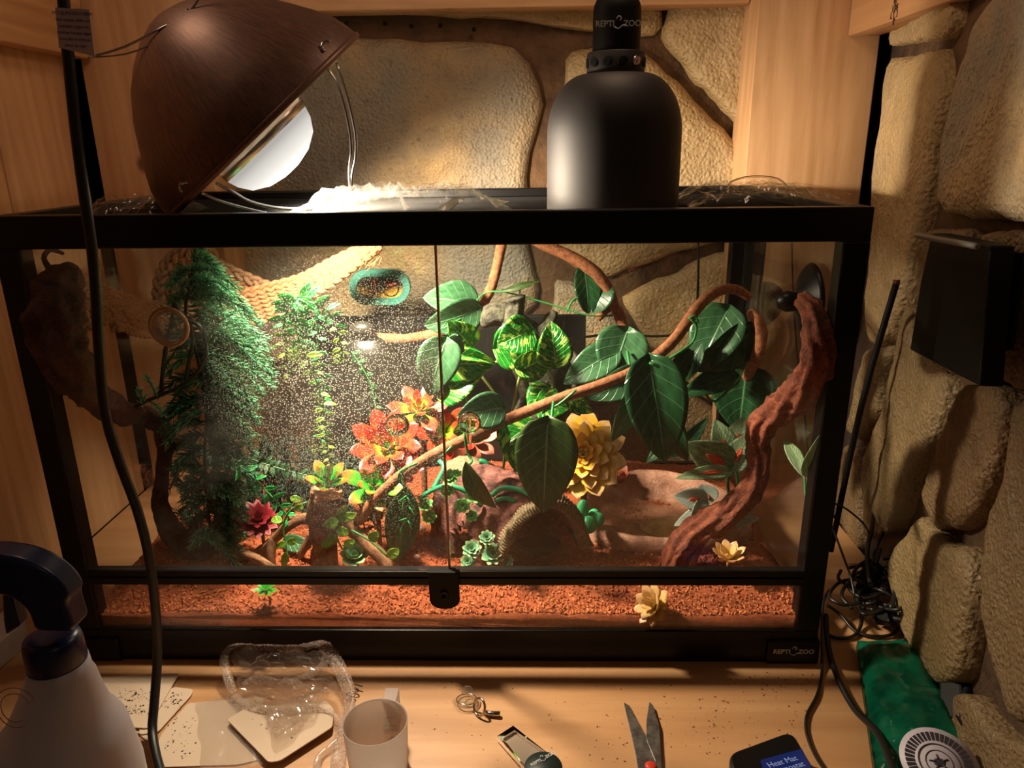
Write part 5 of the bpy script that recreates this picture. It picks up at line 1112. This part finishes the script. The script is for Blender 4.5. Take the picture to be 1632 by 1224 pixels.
# thermostat
TS = thing('thermostat', 'black heat mat thermostat with a blue lit screen at the front edge', 'thermostat', on(1240, 1224))
P = tp_([(1158, 1204), (1262, 1166), (1318, 1262), (1190, 1300)], .028)
P = [V((p.x, p.y, .002)) for p in P]
MB().prism(rounded(P, .014, 6), (0, 0, .028)).build('case', plain('case_black', '0c0c0e', .28), TS, bevel=.003, smooth=False)
sA = tp_([(1212, 1212), (1278, 1194), (1312, 1262), (1230, 1290)], .0304); scn = plain('screen_blue', '101c48', .2)
sx_ = MB().prism(sA, (0, 0, .0006)).build('screen', scn, TS, smooth=False)
nt = scn.node_tree.nodes['Principled BSDF']; nt.inputs['Emission Color'].default_value = srgb('18286a'); nt.inputs['Emission Strength'].default_value = .35
M['scrtext'] = plain('screen_text', '7888b0', .4); nb = M['scrtext'].node_tree.nodes['Principled BSDF']; nb.inputs['Emission Color'].default_value = srgb('7888b8'); nb.inputs['Emission Strength'].default_value = .35
dx = (sA[1]-sA[0]).normalized()
for s, px, py in (('Heat Mat', 1247, 1214), ('Thermostat', 1252, 1225)):
    text(s, .0088, frame(on(px, py, .0314), (0, 0, 1), dx), M['scrtext'], sx_, 'screen_word', depth=.00005)
# green translucent packet with a round seal
t = NT('green_plastic'); nn = t.noise(14, 4, .6); t.B(Base_Color=t.ramp(nn, [(.35, '063a2c'), (.7, '14805c')]), Roughness=.18, Normal=t.bump(t.noise(18, 3), .8, .01)); M['gpl'] = translucent(t, .35, srgb('1a9a6a'))
GP = thing('green_packet', 'glossy green plastic packet with a round pale seal at the right', 'packet', on(1460, 1140))
C4 = [on(*c) for c in ((1366, 1022, .012), (1450, 1018, .016), (1584, 1240, .014), (1396, 1240, .010))]
def gfn(u, v):
    p = C4[0].lerp(C4[1], u).lerp(C4[3].lerp(C4[2], u), v); e = max(0, 1-(2*u-1)**4)*max(0, 1-(2*v-1)**4)
    return p+V((0, 0, e*.022*(1+.5*nz(p, 22, 3))+.004*nz(p, 60, 4)))
m = MB().grid(gfn, 24, 34); n = len(m.v); m2 = [V((p.x, p.y, .001)) for p in m.v]
w1 = 25; edge = [i for i in range(w1)]+[j*w1+24 for j in range(1, 35)]+[34*w1+i for i in range(23, -1, -1)]+[j*w1 for j in range(33, 0, -1)]
m.add([m2[i] for i in edge], []); E_ = len(edge); m.f += [(edge[i], edge[(i+1) % E_], n+(i+1) % E_, n+i) for i in range(E_)]+[tuple(range(n, n+E_))]
m.build('packet_body', M['gpl'], GP)
sq = on(1497, 1216, .046); sr = S(58, sq); sn_ = V((-.1, -.35, 1)).normalized(); FM = frame(sq, sn_, (1, 0, 0))
sl = MB().lathe([(sr, 0), (sr*1.0, .0008), (0, .001)], FM, 48, (True, False)).build('seal', plain('seal_grey', 'b0a8b4', .5), GP, label='round pale printed seal')
ink = plain('seal_ink', '2c2830', .6)
m = MB()
for k in range(40):
    a = 2*PI*k/40; c_, s_ = math.cos(a), math.sin(a); m.add([FM @ V((r*c_-w_*s_, r*s_+w_*c_, .0013)) for r, w_ in ((sr*.62, -.0012), (sr*.62, .0012), (sr*.86, .0018), (sr*.86, -.0018))], [(0, 1, 2, 3)] if k % 2 else [(0, 1, 2, 3)])
m.build('seal_ticks', ink, sl, kind='stuff', smooth=False)
MB().torus(FM @ Matrix.Translation((0, 0, .001)), sr*.52, .0007, 40, 6).torus(FM @ Matrix.Translation((0, 0, .001)), sr*.34, .0005, 40, 6).build('seal_ring', ink, sl)
em_ = MB().ell((0, 0, 0), (sr*.16, sr*.12, .0006), FM @ Matrix.Translation((0, 0, .0012)), 14, 6, None)
for k in range(5): a = .3+k*1.25; em_.tube([FM @ V((sr*.08*math.cos(a), sr*.08*math.sin(a), .0014)), FM @ V((sr*.26*math.cos(a), sr*.22*math.sin(a), .0014))], .0007, 5)
em_.build('seal_emblem', ink, sl)
# cables
def cable(label, pts, r, lab2=None, mat='rubber'):
    P = [on(*p) if len(p) == 3 else at(p[0], p[1], p[2]) for p in pts]; o = MB().tube(P, r, 10, smooth=5).build('cable', M[mat], loc=P[-1]); tag(o, label, 'cable'); return o
cable('thin black cable running from the thermostat up beside the right foot of the terrarium', [(1322, 1236, .02), (1300, 1205, .006), (1286, 1170, .003), (1286, 1140, .003), (1302, 1108, .003), (1310, 1070, .003), (1310, 1000, .02), (1312, 960, .03), (1322, 940, .04)], .0018)
cable('thick dark cable curving from the cable tangle down over the green packet', [(1316, 980, .02), (1320, 1030, .005), (1335, 1080, .005), (1362, 1130, .006), (1400, 1170, .024), (1428, 1240, .04)], .0036)
cable('black cable loop lying left of the tangle by the terrarium foot', [(1318, 964, .02), (1340, 980, .012), (1362, 1005, .004), (1390, 1014, .004), (1420, 1012, .004), (1432, 1000, .01)], .0022)
cable('black cable loop drooping under the tangle', [(1316, 1010, .004), (1335, 1017, .004), (1360, 1014, .004), (1372, 996, .006), (1372, 970, .02), (1362, 950, .03)], .0024)
cable('long black cable sweeping along the right wall beside the green packet', [(1400, 960, .03), (1420, 968, .03), (1452, 985, .025), (1476, 1030, .02), (1478, 1070, .02), (1460, 1090, .016), (1440, 1075, .012), (1445, 1020, .02)], .0034)
cable('thick cable curving down at the lower right corner', [(1532, 1130, .05), (1548, 1090, .06), (1566, 1100, .06), (1580, 1140, .05), (1586, 1190, .04), (1572, 1250, .03)], .0048)
cable('straight dark cable behind the thick cable at the lower right', [(1528, 1138, .05), (1545, 1165, .04), (1566, 1190, .02), (1590, 1240, .02)], .0040)
cable('hanging cable loop with a plug against the stone wall', [(1440, 990, .03), (1444, 970, .05), (1458, 944, .06), (1478, 932, .06), (1496, 940, .055), (1500, 956, .05), (1486, 978, .04), (1462, 1000, .03)], .0034)
cable('black cable arching over the tangle against the wall', [(1408, 890, .06), (1424, 890, .065), (1434, 912, .06), (1428, 940, .05), (1420, 970, .04)], .0032)
cable('cable dropping from the leaning rod into the tangle', [(1394, 800, .10), (1390, 840, .09), (1382, 880, .07), (1386, 930, .05)], .0030)
cable('second cable dropping beside the leaning rod', [(1418, 830, .09), (1402, 860, .08), (1392, 890, .06), (1400, 930, .04)], .0022)
cable('fine glinting cable between terrarium post and tangle', [(1322, 830, .10), (1334, 860, .09), (1346, 892, .075), (1356, 920, .06), (1362, 950, .045)], .0016)
cable('thin cable leaning from the terrarium post toward the tangle', [(1310, 800, .12), (1340, 806, .12), (1372, 830, .10), (1386, 850, .09)], .0014)
rngk = random.Random(5)
for i in range(9):
    cx_, cy_ = rngk.uniform(1345, 1420), rngk.uniform(905, 975); P = []
    for k in range(7):
        a = k*1.0+i; P.append((cx_+rngk.uniform(22, 36)*math.cos(a), cy_+rngk.uniform(14, 30)*math.sin(a), max(.006, .02+.03*rngk.random())))
    o = MB().tube([on(*p) for p in P], .0024, 8, smooth=5).build('cable', M['rubber'], loc=on(*P[0])); tag(o, 'coiled black cable tangled with others right of the terrarium foot', 'cable', 'tangled black cables')
def plug(label, px, py, z, s, d, lab='plug'):
    p = on(px, py, z); Mx = frame(p, d); o = thing(lab, label, 'plug', p)
    MB().box((-s*.5, -s*.35, -s*.8), (s*.5, s*.35, s*.8), Mx).build('plug_body', M['black_matt'], o, bevel=.003, smooth=False)
    MB().tube([Mx @ V((0, 0, s*.8)), Mx @ V((0, 0, s*1.2)), Mx @ V((0, 0, s*1.6))], [.0045, .0034, .0026], 8).build('strain_relief', M['rubber'], o)
plug('black plug adapter in the middle of the cable tangle', 1385, 925, .035, .030, (.3, .2, 1))
plug('black plug hanging at the right of the tangle', 1468, 978, .04, .022, (.8, .3, .8))
plug('flat black plug lying between green packet and stone wall', 1522, 1120, .04, .026, (.3, .7, .5))
plug('small black plug at the foot of the tangle', 1412, 985, .018, .018, (.2, -.5, .3))
# crumbs on the bench and on the cards
M['crumb'] = plain('crumb', '8a5430', .8); M['seedm'] = plain('dark_crumb', '2c2018', .8)
def crumbs(label, boxes, mt, z=.0, name='crumbs', s0=.0004, s1=.0015):
    m = MB()
    for (x0, y0, x1, y1, n) in boxes:
        for k in range(n):
            p = on(random.uniform(x0, x1), random.uniform(y0, y1), z); s = s0+(s1-s0)*random.random()**3; a = random.uniform(0, 6.3); c_, s_ = math.cos(a)*s, math.sin(a)*s; l = random.uniform(.8, 1.8)
            p.z = z+.0001
            m.add([p+V((c_*l, s_*l, 0)), p+V((-s_, c_, 0)), p+V((-c_*l, -s_*l, 0)), p+V((s_, -c_, 0)), p+V((0, 0, s*.8))], [(0, 1, 4), (1, 2, 4), (2, 3, 4), (3, 0, 4), (3, 2, 1, 0)])
    tag(m.build(name, M[mt], smooth=False), label, 'crumbs', kind='stuff')
crumbs('fibre crumbs scattered on the workbench in front of the terrarium', [(1130, 1075, 1290, 1190, 150), (1040, 1110, 1160, 1210, 60), (940, 1150, 1000, 1215, 26), (870, 1080, 1000, 1150, 18), (690, 1080, 1100, 1220, 50), (1210, 1070, 1300, 1110, 40), (640, 1070, 760, 1200, 14)], 'crumb')
crumbs('dark crumbs on the left card', [(190, 1100, 240, 1118, 70), (200, 1124, 232, 1140, 40), (180, 1095, 250, 1150, 30)], 'seedm', .0048)
crumbs('dark crumbs on the tucked card', [(256, 1104, 290, 1128, 60)], 'seedm', .003)
crumbs('dark crumbs dotted over the large card', [(262, 1130, 312, 1212, 70)], 'seedm', .0016, s1=.0013)
crumbs('dark crumbs on the crumpled bag and white card', [(400, 1140, 480, 1190, 10), (480, 1105, 500, 1115, 4)], 'seedm', .0089)
